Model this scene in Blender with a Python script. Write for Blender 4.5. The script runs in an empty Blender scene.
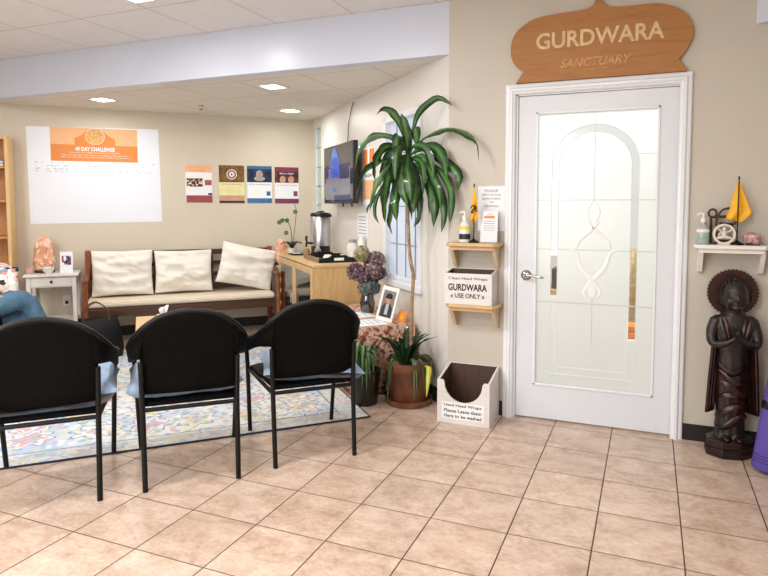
import bpy, math, random
from mathutils import Vector, Matrix, noise
R = math.radians
PI = math.pi
rnd = random.Random(7)
COL = bpy.context.scene.collection
S = math.sqrt(.5)

# ------------------------------------------------------------------ materials
def lin(h):
    if isinstance(h, str):
        h = h.lstrip('#')
        c = [int(h[i:i + 2], 16) / 255 for i in (0, 2, 4)]
        return tuple(x / 12.92 if x <= .04045 else ((x + .055) / 1.055) ** 2.4 for x in c) + (1,)
    return tuple(h)[:3] + (1,)

def nt_new(name):
    m = bpy.data.materials.new(name); m.use_nodes = True
    t = m.node_tree
    return m, t, t.nodes['Principled BSDF']

class N:
    """tiny node-building helper"""
    def __init__(s, t): s.t = t
    def n(s, typ, **kw):
        o = s.t.nodes.new(typ)
        for k, v in kw.items(): setattr(o, k, v)
        return o
    def link(s, a, b): s.t.links.new(a, b)
    def val(s, sock, v):
        if hasattr(v, 'is_output') or isinstance(v, bpy.types.NodeSocket): s.link(v, sock)
        else: sock.default_value = v
    def math(s, op, a, b=None, c=None, clamp=False):
        o = s.n('ShaderNodeMath', operation=op); o.use_clamp = clamp
        s.val(o.inputs[0], a)
        if b is not None: s.val(o.inputs[1], b)
        if c is not None: s.val(o.inputs[2], c)
        return o.outputs[0]
    def mix(s, f, a, b, mode='MIX'):
        o = s.n('ShaderNodeMix', data_type='RGBA', blend_type=mode)
        s.val(o.inputs[0], f); s.val(o.inputs[6], a); s.val(o.inputs[7], b)
        return o.outputs[2]
    def noise(s, vec, scale, detail=3, rough=.5, dist=0):
        o = s.n('ShaderNodeTexNoise'); s.link(vec, o.inputs['Vector'])
        o.inputs['Scale'].default_value = scale; o.inputs['Detail'].default_value = detail
        o.inputs['Roughness'].default_value = rough; o.inputs['Distortion'].default_value = dist
        return o
    def ramp(s, fac, stops, interp='LINEAR'):
        o = s.n('ShaderNodeValToRGB'); s.link(fac, o.inputs[0]); r = o.color_ramp; r.interpolation = interp
        while len(r.elements) < len(stops): r.elements.new(.5)
        for e, (p, c) in zip(r.elements, stops): e.position = p; e.color = lin(c)
        return o.outputs[0]
    def obj(s): return s.n('ShaderNodeTexCoord').outputs['Object']
    def mapping(s, vec, scale=(1, 1, 1), loc=(0, 0, 0), rot=(0, 0, 0)):
        o = s.n('ShaderNodeMapping'); s.link(vec, o.inputs[0])
        o.inputs['Location'].default_value = loc; o.inputs['Rotation'].default_value = rot; o.inputs['Scale'].default_value = scale
        return o.outputs[0]
    def bump(s, h, bsdf, strength=.3, dist=.01):
        o = s.n('ShaderNodeBump'); s.link(h, o.inputs['Height'])
        o.inputs['Strength'].default_value = strength; o.inputs['Distance'].default_value = dist
        s.link(o.outputs[0], bsdf.inputs['Normal'])

def mat(name, color, rough=.5, metal=0, var=.06, scale=12, bump=0, bscale=60, spec=.5, coat=0, sheen=0, trans=0, emit=0, alpha=1):
    m, t, b = nt_new(name); k = N(t)
    c = lin(color)
    co = k.obj()
    if var:
        nz = k.noise(co, scale, 4)
        d = tuple(x * (1 - var * 2) for x in c[:3]) + (1,)
        l = tuple(min(1, x * (1 + var)) for x in c[:3]) + (1,)
        f = k.math('MULTIPLY_ADD', nz.outputs[0], 1.8, -.4, clamp=True)
        k.link(k.mix(f, d, l), b.inputs['Base Color'])
    else:
        b.inputs['Base Color'].default_value = c
    b.inputs['Roughness'].default_value = rough; b.inputs['Metallic'].default_value = metal
    b.inputs['Specular IOR Level'].default_value = spec
    b.inputs['Coat Weight'].default_value = coat
    b.inputs['Sheen Weight'].default_value = sheen
    b.inputs['Transmission Weight'].default_value = trans
    if emit:
        b.inputs['Emission Color'].default_value = c; b.inputs['Emission Strength'].default_value = emit
    if bump: k.bump(k.noise(co, bscale, 3).outputs[0], b, bump)
    return m

def wood(name, c1, c2, axis='X', rough=.45, scale=6, coat=0):
    m, t, b = nt_new(name); k = N(t)
    sc = {'X': (1, 9, 9), 'Y': (9, 1, 9), 'Z': (9, 9, 1)}[axis]
    v = k.mapping(k.obj(), scale=sc)
    nz = k.noise(v, scale, 5, .6, .6)
    nz2 = k.noise(v, scale * 6, 3, .6)
    f = k.math('ADD', k.math('MULTIPLY', nz.outputs[0], .8), k.math('MULTIPLY', nz2.outputs[0], .25))
    k.link(k.ramp(f, [(.3, c2), (.5, c1), (.72, c2)]), b.inputs['Base Color'])
    b.inputs['Roughness'].default_value = rough; b.inputs['Coat Weight'].default_value = coat
    k.bump(f, b, .08)
    return m

def emis(name, color, strength):
    m, t, b = nt_new(name); k = N(t)
    co = k.obj(); nz = k.noise(co, 3, 1)
    b.inputs['Base Color'].default_value = lin(color)
    b.inputs['Emission Color'].default_value = lin(color)
    k.link(k.math('MULTIPLY_ADD', nz.outputs[0], strength * .1, strength * .95), b.inputs['Emission Strength'])
    return m

def clear_glass(name, tint='#ffffff', gl=.12, rough=.02):
    m, t, b = nt_new(name); k = N(t)
    t.nodes.remove(b)
    tr = k.n('ShaderNodeBsdfTransparent'); tr.inputs[0].default_value = lin(tint)
    g = k.n('ShaderNodeBsdfGlossy'); g.inputs['Roughness'].default_value = rough
    fr = k.n('ShaderNodeFresnel'); fr.inputs[0].default_value = 1.45
    mx = k.n('ShaderNodeMixShader')
    k.link(k.math('ADD', fr.outputs[0], gl, clamp=True), mx.inputs[0])
    k.link(tr.outputs[0], mx.inputs[1]); k.link(g.outputs[0], mx.inputs[2])
    k.link(mx.outputs[0], t.nodes['Material Output'].inputs[0])
    return m

def frosted(name, color, rough=.25, mixf=.5):
    m, t, b = nt_new(name); k = N(t)
    t.nodes.remove(b)
    nz = k.noise(k.obj(), 2.2, 2)
    c = lin(color); c2 = tuple(x * .93 for x in c[:3]) + (1,)
    cc = k.mix(nz.outputs[0], c2, c)
    d = k.n('ShaderNodeBsdfDiffuse'); tl = k.n('ShaderNodeBsdfTranslucent'); g = k.n('ShaderNodeBsdfGlossy')
    g.inputs['Roughness'].default_value = rough
    k.link(cc, d.inputs[0]); k.link(cc, tl.inputs[0])
    m1 = k.n('ShaderNodeMixShader'); m1.inputs[0].default_value = mixf
    k.link(d.outputs[0], m1.inputs[1]); k.link(tl.outputs[0], m1.inputs[2])
    m2 = k.n('ShaderNodeMixShader'); m2.inputs[0].default_value = .08
    k.link(m1.outputs[0], m2.inputs[1]); k.link(g.outputs[0], m2.inputs[2])
    k.link(m2.outputs[0], t.nodes['Material Output'].inputs[0])
    return m

TILE = .335
def floor_mat():
    m, t, b = nt_new('peach_ceramic_tile'); k = N(t)
    co = k.obj(); sep = k.n('ShaderNodeSeparateXYZ'); k.link(co, sep.inputs[0])
    x = k.math('MULTIPLY', sep.outputs[0], 1 / TILE)
    y = k.math('MULTIPLY', k.math('ADD', sep.outputs[1], .409), 1 / TILE)
    fx, fy = k.math('FRACT', x), k.math('FRACT', y)
    def edge(f): return k.math('MINIMUM', f, k.math('SUBTRACT', 1.0, f))
    ex, ey = edge(fx), edge(fy)
    gx = k.math('SUBTRACT', 1.0, k.math('MULTIPLY_ADD', ex, 170, -.9, clamp=True), clamp=True)
    gy = k.math('SUBTRACT', 1.0, k.math('MULTIPLY_ADD', ey, 150, -.8, clamp=True), clamp=True)
    gy = k.math('MULTIPLY', gy, .85)
    g = k.math('MAXIMUM', gx, gy)
    ids = k.n('ShaderNodeCombineXYZ'); k.link(k.math('FLOOR', x), ids.inputs[0]); k.link(k.math('FLOOR', y), ids.inputs[1])
    wn = k.n('ShaderNodeTexWhiteNoise'); k.link(ids.outputs[0], wn.inputs['Vector'])
    off = k.n('ShaderNodeVectorMath', operation='MULTIPLY_ADD')
    k.link(wn.outputs['Color'], off.inputs[0]); off.inputs[1].default_value = (9, 9, 9); k.link(co, off.inputs[2])
    st = k.mapping(off.outputs[0], scale=(1, 1.4, 1))
    n1 = k.noise(st, 6.5, 7, .7, .4); n2 = k.noise(st, 42, 5, .7)
    f = k.math('ADD', k.math('MULTIPLY', n1.outputs[0], .66), k.math('MULTIPLY', n2.outputs[0], .34))
    base = k.ramp(f, [(.34, '#a68c7a'), (.46, '#bfa592'), (.55, '#ccb4a3'), (.70, '#dccbbd')])
    tone = k.math('MULTIPLY_ADD', wn.outputs['Value'], .10, .95)
    base = k.mix(1.0, base, k.n_rgb(tone) if hasattr(k, 'n_rgb') else tone, 'MULTIPLY')
    n3 = k.noise(off.outputs[0], 55, 2, .5)
    spots = k.math('MULTIPLY', k.math('GREATER_THAN', n3.outputs[0], .69), .35)
    base = k.mix(spots, base, lin('#a88870'))
    col = k.mix(g, base, lin('#3c2b22'))
    k.link(col, b.inputs['Base Color'])
    k.link(k.math('MULTIPLY_ADD', g, .5, .27), b.inputs['Roughness'])
    b.inputs['Specular IOR Level'].default_value = .45
    h = k.math('SUBTRACT', k.math('MULTIPLY', f, .12), g)
    k.bump(h, b, .25, .002)
    return m

def ceil_mat(name, c, ox, oy):
    m, t, b = nt_new(name); k = N(t)
    co = k.obj(); sep = k.n('ShaderNodeSeparateXYZ'); k.link(co, sep.inputs[0])
    def e(o, off):
        f = k.math('FRACT', k.math('MULTIPLY', k.math('SUBTRACT', o, off), 1 / .61))
        return k.math('MINIMUM', f, k.math('SUBTRACT', 1.0, f))
    ex, ey = e(sep.outputs[0], ox), e(sep.outputs[1], oy)
    g = k.math('SUBTRACT', 1.0, k.math('MULTIPLY_ADD', k.math('MINIMUM', ex, ey), 110, -.5, clamp=True), clamp=True)
    nz = k.noise(co, 9, 4); n2 = k.noise(co, 130, 2)
    cc = lin(c); d = tuple(x * .90 for x in cc[:3]) + (1,)
    base = k.mix(nz.outputs[0], d, cc)
    k.link(k.mix(k.math('MULTIPLY', g, .42), base, lin('#8f8378')), b.inputs['Base Color'])
    b.inputs['Roughness'].default_value = .85
    k.bump(k.math('SUBTRACT', k.math('MULTIPLY', n2.outputs[0], .3), g), b, .25, .004)
    return m

def rug_mat():
    m, t, b = nt_new('distressed_floral_rug'); k = N(t)
    co = k.obj()
    warp = k.noise(co, 6, 3)
    wv = k.n('ShaderNodeVectorMath', operation='MULTIPLY_ADD'); k.link(warp.outputs['Color'], wv.inputs[0])
    wv.inputs[1].default_value = (.07, .07, 0); k.link(co, wv.inputs[2])
    v = k.n('ShaderNodeTexVoronoi'); v.voronoi_dimensions = '2D'; k.link(wv.outputs[0], v.inputs['Vector']); v.inputs['Scale'].default_value = 3.1
    v.inputs['Randomness'].default_value = .35
    # flower heads: rings + petals around every voronoi centre
    dsep = k.n('ShaderNodeSeparateXYZ'); dv = k.n('ShaderNodeVectorMath', operation='SUBTRACT')
    sc = k.n('ShaderNodeVectorMath', operation='SCALE'); k.link(wv.outputs[0], sc.inputs[0]); sc.inputs['Scale'].default_value = 1
    k.link(sc.outputs[0], dv.inputs[0]); k.link(v.outputs['Position'], dv.inputs[1]); k.link(dv.outputs[0], dsep.inputs[0])
    ang = k.math('ARCTAN2', dsep.outputs[1], dsep.outputs[0])
    pet = k.math('MULTIPLY', k.math('SINE', k.math('MULTIPLY', ang, 8)), .07)
    r = k.math('ADD', v.outputs['Distance'], pet)
    sepc = k.n('ShaderNodeSeparateColor'); k.link(v.outputs['Color'], sepc.inputs[0])
    blue, cream, gold, rose, navy = '#8ea9c6', '#dfdcd2', '#dcc48a', '#c98f95', '#5f7ba6'
    field = k.ramp(k.noise(wv.outputs[0], 2.2, 2).outputs[0], [(.38, '#9fb6cd'), (.47, '#c9d2d8'), (.55, '#dcd9ce'), (.66, '#dccb9f')])
    heads = k.ramp(sepc.outputs[0], [(0, gold), (.35, rose), (.6, cream), (.8, '#d9a77e')], 'CONSTANT')
    c = k.mix(k.math('LESS_THAN', r, .40), field, lin(navy))
    c = k.mix(k.math('LESS_THAN', r, .35), c, lin(cream))
    c = k.mix(k.math('LESS_THAN', r, .27), c, heads)
    c = k.mix(k.math('LESS_THAN', r, .12), c, lin(blue))
    c = k.mix(k.math('LESS_THAN', r, .06), c, lin(rose))
    # small sprigs
    v2 = k.n('ShaderNodeTexVoronoi'); v2.voronoi_dimensions = '2D'; k.link(wv.outputs[0], v2.inputs['Vector']); v2.inputs['Scale'].default_value = 17
    s2 = k.n('ShaderNodeSeparateColor'); k.link(v2.outputs['Color'], s2.inputs[0])
    spr = k.ramp(s2.outputs[0], [(0, '#6f8fb8'), (.3, '#e9e6dc'), (.5, '#d8bf80'), (.7, '#c58a90'), (.85, '#8ba98f')], 'CONSTANT')
    c = k.mix(k.math('MULTIPLY', k.math('LESS_THAN', v2.outputs['Distance'], .34), .75), c, spr)
    # wear
    wear = k.ramp(k.noise(co, 30, 5, .7).outputs[0], [(.42, '#000000'), (.6, '#ffffff')])
    c = k.mix(k.math('MULTIPLY_ADD', wear, .40, .16), c, lin('#b9c1ca'))
    # border
    sep = k.n('ShaderNodeSeparateXYZ'); k.link(co, sep.inputs[0])
    ex = k.math('SUBTRACT', RUG[0] / 2, k.math('ABSOLUTE', sep.outputs[0])); ey = k.math('SUBTRACT', RUG[1] / 2, k.math('ABSOLUTE', sep.outputs[1]))
    e = k.math('MINIMUM', ex, ey)
    inb = k.math('LESS_THAN', e, .16)
    c = k.mix(k.math('MULTIPLY', inb, .45), c, lin('#cfd3cf'))
    ln = k.math('LESS_THAN', k.math('ABSOLUTE', k.math('SUBTRACT', e, .17)), .008)
    c = k.mix(k.math('MULTIPLY', ln, .7), c, lin('#6d83a8'))
    c = k.mix(k.math('LESS_THAN', e, .012), c, lin('#30384c'))
    k.link(c, b.inputs['Base Color']); b.inputs['Roughness'].default_value = .95
    b.inputs['Specular IOR Level'].default_value = .1
    k.bump(k.noise(co, 400, 2).outputs[0], b, .5, .003)
    return m

def wicker_mat():
    m, t, b = nt_new('black_woven_resin'); k = N(t)
    co = k.obj()
    w1 = k.n('ShaderNodeTexWave', wave_type='BANDS', bands_direction='X'); k.link(co, w1.inputs[0]); w1.inputs['Scale'].default_value = 38
    w2 = k.n('ShaderNodeTexWave', wave_type='BANDS', bands_direction='Z'); k.link(co, w2.inputs[0]); w2.inputs['Scale'].default_value = 60
    h = k.math('MULTIPLY', w1.outputs[1], w2.outputs[1])
    k.link(k.ramp(h, [(0, '#010101'), (1, '#060606')]), b.inputs['Base Color'])
    b.inputs['Roughness'].default_value = .6; b.inputs['Specular IOR Level'].default_value = .12
    k.bump(h, b, .8, .004)
    return m

def leaf_mat(name, edge, mid, rough=.32):
    m, t, b = nt_new(name); k = N(t)
    at = k.n('ShaderNodeAttribute'); at.attribute_name = 'mid'
    nz = k.noise(k.obj(), 25, 3)
    f = k.math('ADD', at.outputs['Fac'], k.math('MULTIPLY_ADD', nz.outputs[0], .5, -.25), clamp=True)
    big = k.math('MULTIPLY_ADD', k.noise(k.obj(), 5, 1).outputs[0], 1.5, -.45, clamp=True)
    f = k.math('MULTIPLY', f, k.math('MULTIPLY_ADD', big, .8, .6))
    k.link(k.ramp(f, [(.25, edge), (.85, mid)]), b.inputs['Base Color'])
    b.inputs['Roughness'].default_value = rough; b.inputs['Coat Weight'].default_value = .2
    return m

def salt_mat():
    m, t, b = nt_new('pink_salt_crystal'); k = N(t)
    co = k.obj(); v = k.n('ShaderNodeTexVoronoi'); k.link(co, v.inputs[0]); v.inputs['Scale'].default_value = 22
    s = k.n('ShaderNodeSeparateColor'); k.link(v.outputs['Color'], s.inputs[0])
    k.link(k.ramp(s.outputs[0], [(0, '#d39270'), (.4, '#e2ab8b'), (.75, '#f0c8b0'), (1, '#f6ddcf')]), b.inputs['Base Color'])
    b.inputs['Roughness'].default_value = .4; b.inputs['Subsurface Weight'].default_value = .2
    b.inputs['Subsurface Radius'].default_value = (.03, .015, .008)
    k.bump(v.outputs['Distance'], b, .8, .01)
    return m

def patch_mat(name, stops, scale=14, rough=.8, warp=.0):
    m, t, b = nt_new(name); k = N(t)
    co = k.obj(); nz = k.noise(co, scale, 4, .6, warp)
    k.link(k.ramp(nz.outputs[0], stops), b.inputs['Base Color']); b.inputs['Roughness'].default_value = rough
    k.bump(nz.outputs[0], b, .3)
    return m

def voro_mat(name, stops, scale=30, rough=.8, metal=0):
    m, t, b = nt_new(name); k = N(t)
    co = k.obj(); v = k.n('ShaderNodeTexVoronoi'); k.link(co, v.inputs[0]); v.inputs['Scale'].default_value = scale
    s = k.n('ShaderNodeSeparateColor'); k.link(v.outputs['Color'], s.inputs[0])
    k.link(k.ramp(s.outputs[0], stops, 'CONSTANT'), b.inputs['Base Color']); b.inputs['Roughness'].default_value = rough
    return m

# ------------------------------------------------------------------ mesh building
class MB:
    def __init__(s): s.v = []; s.f = []; s.mid = {}; s.slot = {}
    def add(s, vs, fs, slot=0):
        o = len(s.v); s.v += [Vector(v) for v in vs]
        for f in fs:
            if slot: s.slot[len(s.f)] = slot
            s.f.append(tuple(i + o for i in f))
        return o
    def box(s, x0, x1, y0, y1, z0, z1, M=None, slot=0):
        vs = [Vector((x, y, z)) for z in (z0, z1) for y in (y0, y1) for x in (x0, x1)]
        if M: vs = [M @ v for v in vs]
        s.add(vs, [(0, 2, 3, 1), (4, 5, 7, 6), (0, 1, 5, 4), (2, 6, 7, 3), (0, 4, 6, 2), (1, 3, 7, 5)], slot); return s
    def tube(s, pts, rad, seg=10, cap=True, flat=None, up=None, slot=0):
        pts = [Vector(p) for p in pts]; n = len(pts)
        if not hasattr(rad, '__len__'): rad = [rad] * n
        T = []
        for i in range(n):
            d = pts[min(i + 1, n - 1)] - pts[max(i - 1, 0)]
            T.append(d.normalized() if d.length > 1e-9 else Vector((0, 0, 1)))
        a = Vector(up) if up else (Vector((1, 0, 0)) if abs(T[0].x) < .8 else Vector((0, 1, 0)))
        vs = []
        for i in range(n):
            a = (a - T[i] * a.dot(T[i]));
            if a.length < 1e-6: a = T[i].orthogonal()
            a.normalize(); b = T[i].cross(a)
            r = rad[i]; ra, rb = (r if hasattr(r, '__len__') else (r, r * (flat or 1)))
            for j in range(seg):
                th = 2 * PI * j / seg
                vs.append(pts[i] + a * (ra * math.cos(th)) + b * (rb * math.sin(th)))
        fs = [(i * seg + j, i * seg + (j + 1) % seg, (i + 1) * seg + (j + 1) % seg, (i + 1) * seg + j) for i in range(n - 1) for j in range(seg)]
        if cap: fs += [tuple(reversed(range(seg))), tuple((n - 1) * seg + j for j in range(seg))]
        s.add(vs, fs, slot); return s
    def lathe(s, prof, seg=24, c=(0, 0, 0), sx=1, sy=1, M=None, wob=0, slot=0):
        vs = []; c = Vector(c)
        for k_, (r, z) in enumerate(prof):
            for j in range(seg):
                th = 2 * PI * j / seg
                rr = r * (1 + wob * (noise.noise(Vector((math.cos(th) * 2, math.sin(th) * 2, z * 14 + 3))) if wob else 0))
                p = Vector((rr * math.cos(th) * sx, rr * math.sin(th) * sy, z))
                vs.append((M @ p if M else p) + c)
        n = len(prof)
        fs = [(i * seg + j, i * seg + (j + 1) % seg, (i + 1) * seg + (j + 1) % seg, (i + 1) * seg + j) for i in range(n - 1) for j in range(seg)]
        if prof[0][0] > 1e-6: fs.append(tuple(reversed(range(seg))))
        if prof[-1][0] > 1e-6: fs.append(tuple((n - 1) * seg + j for j in range(seg)))
        s.add(vs, fs, slot); return s
    def ball(s, c, r, seg=14, rings=9, M=None):
        rx, ry, rz = r if hasattr(r, '__len__') else (r, r, r)
        prof = [(max(1e-5, math.sin(PI * i / rings)), -math.cos(PI * i / rings)) for i in range(rings + 1)]
        vs = []
        for (q, z) in prof:
            for j in range(seg):
                th = 2 * PI * j / seg; p = Vector((q * math.cos(th) * rx, q * math.sin(th) * ry, z * rz))
                vs.append((M @ p if M else p) + Vector(c))
        fs = [(i * seg + j, i * seg + (j + 1) % seg, (i + 1) * seg + (j + 1) % seg, (i + 1) * seg + j) for i in range(rings) for j in range(seg)]
        fs += [tuple(reversed(range(seg))), tuple(rings * seg + j for j in range(seg))]
        s.add(vs, fs); return s
    def prism(s, pts, y0, y1, plane='xz'):
        """2-D outline (counter-clockwise) given thickness"""
        n = len(pts)
        if plane == 'xz': vs = [(x, y0, z) for x, z in pts] + [(x, y1, z) for x, z in pts]
        else: vs = [(x, y, y0) for x, y in pts] + [(x, y, y1) for x, y in pts]
        fs = [tuple(range(n)), tuple(reversed(range(n, 2 * n)))] + [((i + 1) % n, i, n + i, n + (i + 1) % n) for i in range(n)]
        s.add(vs, fs); return s
    def strip(s, rows, closed=False):
        m = len(rows[0]); vs = [p for r in rows for p in r]
        fs = [(i * m + j, i * m + j + 1, (i + 1) * m + j + 1, (i + 1) * m + j) for i in range(len(rows) - 1) for j in range(m - 1)]
        s.add(vs, fs); return s
    def leaf(s, pts, width, side=None, fold=.25, prof=None, twist=0):
        """arching blade along pts; stores attribute 'mid' = 1 along the midrib"""
        P_ = smooth_path([Vector(p) for p in pts], 14); n = len(P_); vs = []; base = len(s.v)
        for i, p in enumerate(P_):
            t = i / (n - 1)
            d = (P_[min(i + 1, n - 1)] - P_[max(i - 1, 0)]).normalized()
            sd = Vector(side) if side else d.cross(Vector((0, 0, 1)))
            sd = sd - d * sd.dot(d)
            if sd.length < 1e-4: sd = d.orthogonal()
            sd.normalize()
            if twist: sd = Matrix.Rotation(twist * t, 3, d) @ sd
            up = sd.cross(d).normalized()
            w = width * (prof(t) if prof else (math.sin(PI * min(1, (t * .93 + .07)) ** .85) ** .8)) * .5
            for q, h in ((-1, fold), (-.4, .03), (0, -.12), (.4, .03), (1, fold)):
                rip = (.22 * w * math.sin(t * 21 + q * 2 + base) if abs(q) == 1 else 0)
                vs.append(p + sd * (w * q) + up * (w * h + rip)); s.mid[base + len(vs) - 1] = 1 - abs(q)
        m = 5
        fs = [(i * m + j, i * m + j + 1, (i + 1) * m + j + 1, (i + 1) * m + j) for i in range(n - 1) for j in range(m - 1)]
        s.add(vs, fs); return s
    def build(s, name, material, parent=None, smooth=True, bevel=0, sub=0, solid=0, remesh=0, bseg=2, angle=40):
        me = bpy.data.meshes.new(name); me.from_pydata(s.v, [], s.f); me.validate(); me.update()
        mats = material if isinstance(material, (list, tuple)) else [material]
        for m_ in mats: me.materials.append(m_)
        if s.slot:
            for i, k_ in s.slot.items():
                if i < len(me.polygons): me.polygons[i].material_index = k_
        if s.mid:
            at = me.attributes.new('mid', 'FLOAT', 'POINT')
            for i, v in s.mid.items():
                if i < len(at.data): at.data[i].value = v
        import bmesh
        bm = bmesh.new(); bm.from_mesh(me); bmesh.ops.recalc_face_normals(bm, faces=bm.faces[:])
        if smooth:
            for f in bm.faces: f.smooth = True
            for e in bm.edges:
                if len(e.link_faces) == 2 and e.calc_face_angle(0) > R(angle): e.smooth = False
        bm.to_mesh(me); bm.free()
        o = bpy.data.objects.new(name, me); COL.objects.link(o)
        if parent: o.parent = parent
        if remesh:
            md = o.modifiers.new('r', 'REMESH'); md.mode = 'VOXEL'; md.voxel_size = remesh; md.use_smooth_shade = True
            sm = o.modifiers.new('s', 'SMOOTH'); sm.factor = .6; sm.iterations = 4
        if solid:
            md = o.modifiers.new('t', 'SOLIDIFY'); md.thickness = solid; md.offset = 0
        if bevel:
            md = o.modifiers.new('b', 'BEVEL'); md.width = bevel; md.segments = bseg; md.limit_method = 'ANGLE'; md.angle_limit = R(40)
        if sub:
            md = o.modifiers.new('d', 'SUBSURF'); md.levels = sub; md.render_levels = sub
        return o

def smooth_path(P_, n):
    """Catmull-Rom through the points"""
    if len(P_) < 3: return [P_[0].lerp(P_[-1], i / (n - 1)) for i in range(n)]
    Q = [P_[0] * 2 - P_[1]] + P_ + [P_[-1] * 2 - P_[-2]]; out = []; m = len(P_) - 1
    for i in range(n):
        u = i / (n - 1) * m; k_ = min(int(u), m - 1); t = u - k_
        a, b, c, d = Q[k_:k_ + 4]
        out.append(.5 * ((2 * b) + (c - a) * t + (2 * a - 5 * b + 4 * c - d) * t * t + (3 * b - a - 3 * c + d) * t ** 3))
    return out

def tag(o, label=None, cat=None, group=None, kind=None):
    if label: o['label'] = label
    if cat: o['category'] = cat
    if group: o['group'] = group
    if kind: o['kind'] = kind
    return o

def empty(name, loc=(0, 0, 0), rz=0, rx=0, ry=0, parent=None):
    o = bpy.data.objects.new(name, None); COL.objects.link(o)
    o.empty_display_size = .05
    o.location = loc; o.rotation_euler = (R(rx), R(ry), R(rz))
    if parent: o.parent = parent
    return o
def thing(name, label, cat, loc=(0, 0, 0), rz=0, group=None, rx=0, ry=0):
    return tag(empty(name, loc, rz, rx, ry), label, cat, group)
def copy_tree(o, parent=None):
    c = o.copy(); COL.objects.link(c); c.parent = parent
    for ch in list(o.children): copy_tree(ch, c)
    return c
def struct(o): o['kind'] = 'structure'; return o

_tc = {}
def text(s_, w, h, material, parent, x=0, z=0, y=0, name='lettering', depth=.0006, shear=0, rotm=None, bold=.008):
    """lettering fitted into a w x h box centred at (x, z) on the local xz plane, facing -y"""
    cu = bpy.data.curves.new('t', 'FONT'); cu.body = s_; cu.align_x = 'CENTER'; cu.extrude = 0.0; cu.offset = bold; cu.shear = shear; cu.resolution_u = 3
    to = bpy.data.objects.new('t', cu); COL.objects.link(to)
    bpy.context.view_layer.update()
    dg = bpy.context.evaluated_depsgraph_get()
    me = bpy.data.meshes.new_from_object(to.evaluated_get(dg))
    bpy.data.objects.remove(to)
    xs = [v.co.x for v in me.vertices]; ys = [v.co.y for v in me.vertices]
    x0, x1, y0, y1 = min(xs), max(xs), min(ys), max(ys)
    for v in me.vertices:
        v.co = Vector((x + ((v.co.x - x0) / (x1 - x0) - .5) * w, y - depth, z + ((v.co.y - y0) / (y1 - y0) - .5) * h))
    me.materials.clear(); me.materials.append(material)
    me.name = name
    o = bpy.data.objects.new(name, me); COL.objects.link(o); o.parent = parent
    if rotm: o.matrix_local = rotm
    return o

# ------------------------------------------------------------------ places
K0 = Vector((-.376, 0, 0)); LS = 3.394
C0 = K0 + LS * Vector((-S, S, 0))
def W(a, b, z=0):
    """alcove position: a metres out from the side wall, b metres out from the poster wall"""
    return C0 + a * Vector((-S, -S, 0)) + b * Vector((S, -S, 0)) + Vector((0, 0, z))
H1, H2 = 2.331, 2.663

# materials
M = {}
M['wall_warm'] = mat('warm_beige_paint', '#d2c8b7', .45, var=.02, scale=2, spec=.35, bump=.04, bscale=160)
M['wall_door'] = mat('greige_paint', '#c3bcb0', .42, var=.02, scale=2, spec=.35, bump=.04, bscale=160)
M['wall_side'] = mat('cream_paint', '#dfdcd6', .38, var=.02, scale=2, spec=.4)
M['beam'] = mat('pale_blue_white_semigloss', '#cdd3e2', .3, var=.015, scale=2, spec=.55)
M['ceil'] = ceil_mat('ceiling_tile_warm', '#f0efef', -2.28, -.63)
M['ceil2'] = ceil_mat('ceiling_tile_alcove', '#eae4da', -2.20, .20)
M['floor'] = floor_mat()
M['black_base'] = mat('black_rubber_base', '#141210', .5)
M['white_trim'] = mat('white_gloss_trim', '#e2e5ea', .3, var=.01, spec=.5)
M['door_white'] = mat('white_door_paint', '#d6dbe2', .35, var=.01, spec=.5)
M['white'] = mat('white_paint', '#e8e5df', .4, var=.03)
M['paper'] = mat('white_paper', '#eceef2', .8, var=.02)
M['black'] = mat('black_metal', '#050506', .45, var=.05, spec=.3)
M['blackp'] = mat('black_plastic', '#0e0e10', .35, var=.05)
M['steel'] = mat('brushed_steel', '#c9ccd2', .3, 1, var=.06)
M['chrome'] = mat('chrome', '#b5b3b0', .15, 1, var=.03)
M['denim_cushion'] = mat('blue_grey_fabric', '#8ea4bd', .9, var=.12, scale=20, bump=.3, bscale=90, sheen=.2)
M['jeans'] = mat('blue_denim', '#4a6c84', .85, var=.18, scale=14, bump=.25, bscale=120)
M['sweater'] = mat('grey_knit', '#5c5f66', .9, var=.1)
M['skin'] = mat('skin', '#c08d70', .55, var=.05)
M['hair'] = mat('dark_hair', '#2a1c14', .6)
M['oak'] = wood('light_oak', '#cfae7c', '#b98f5a', 'Z', .45, 4)
M['oak_top'] = wood('light_oak_top', '#d8b98a', '#c49c68', 'Y', .4, 4)
M['shelfwood'] = wood('pine_shelf', '#d0af80', '#bd9464', 'X', .45, 5)
M['bracket'] = wood('pale_bracket', '#d9c5a2', '#c9b189', 'Z', .5, 4)
M['bookwood'] = wood('bookcase_oak', '#c98f4e', '#b0783c', 'Z', .5, 4)
M['bookedge'] = wood('bookcase_edge', '#e0bd85', '#d0a96c', 'Z', .5, 4)
M['signwood'] = wood('sign_board_wood', '#a9733c', '#976230', 'X', .55, 3, 0)
M['signcarve'] = mat('carved_pale_wood', '#dcbf92', .6, var=.15, scale=30)
M['signcarve2'] = mat('carved_tan_wood', '#cf9d63', .6, var=.2, scale=30)
M['benchwood'] = wood('dark_walnut', '#4a2c1a', '#341d10', 'X', .4, 5, .2)
M['turned'] = wood('reddish_turned_wood', '#8a4a26', '#6a3418', 'Z', .35, 8, .3)
M['cream'] = mat('cream_cotton', '#e9e4da', .9, var=.03, scale=8, bump=.15, bscale=50, sheen=.2)
M['seatpad'] = mat('beige_seat_pad', '#ddd0ba', .9, var=.05, bump=.1)
M['terracotta'] = patch_mat('terracotta_glaze', [(.3, '#4a2b1d'), (.5, '#6b402b'), (.7, '#82543c')], 6, .35)
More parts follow.
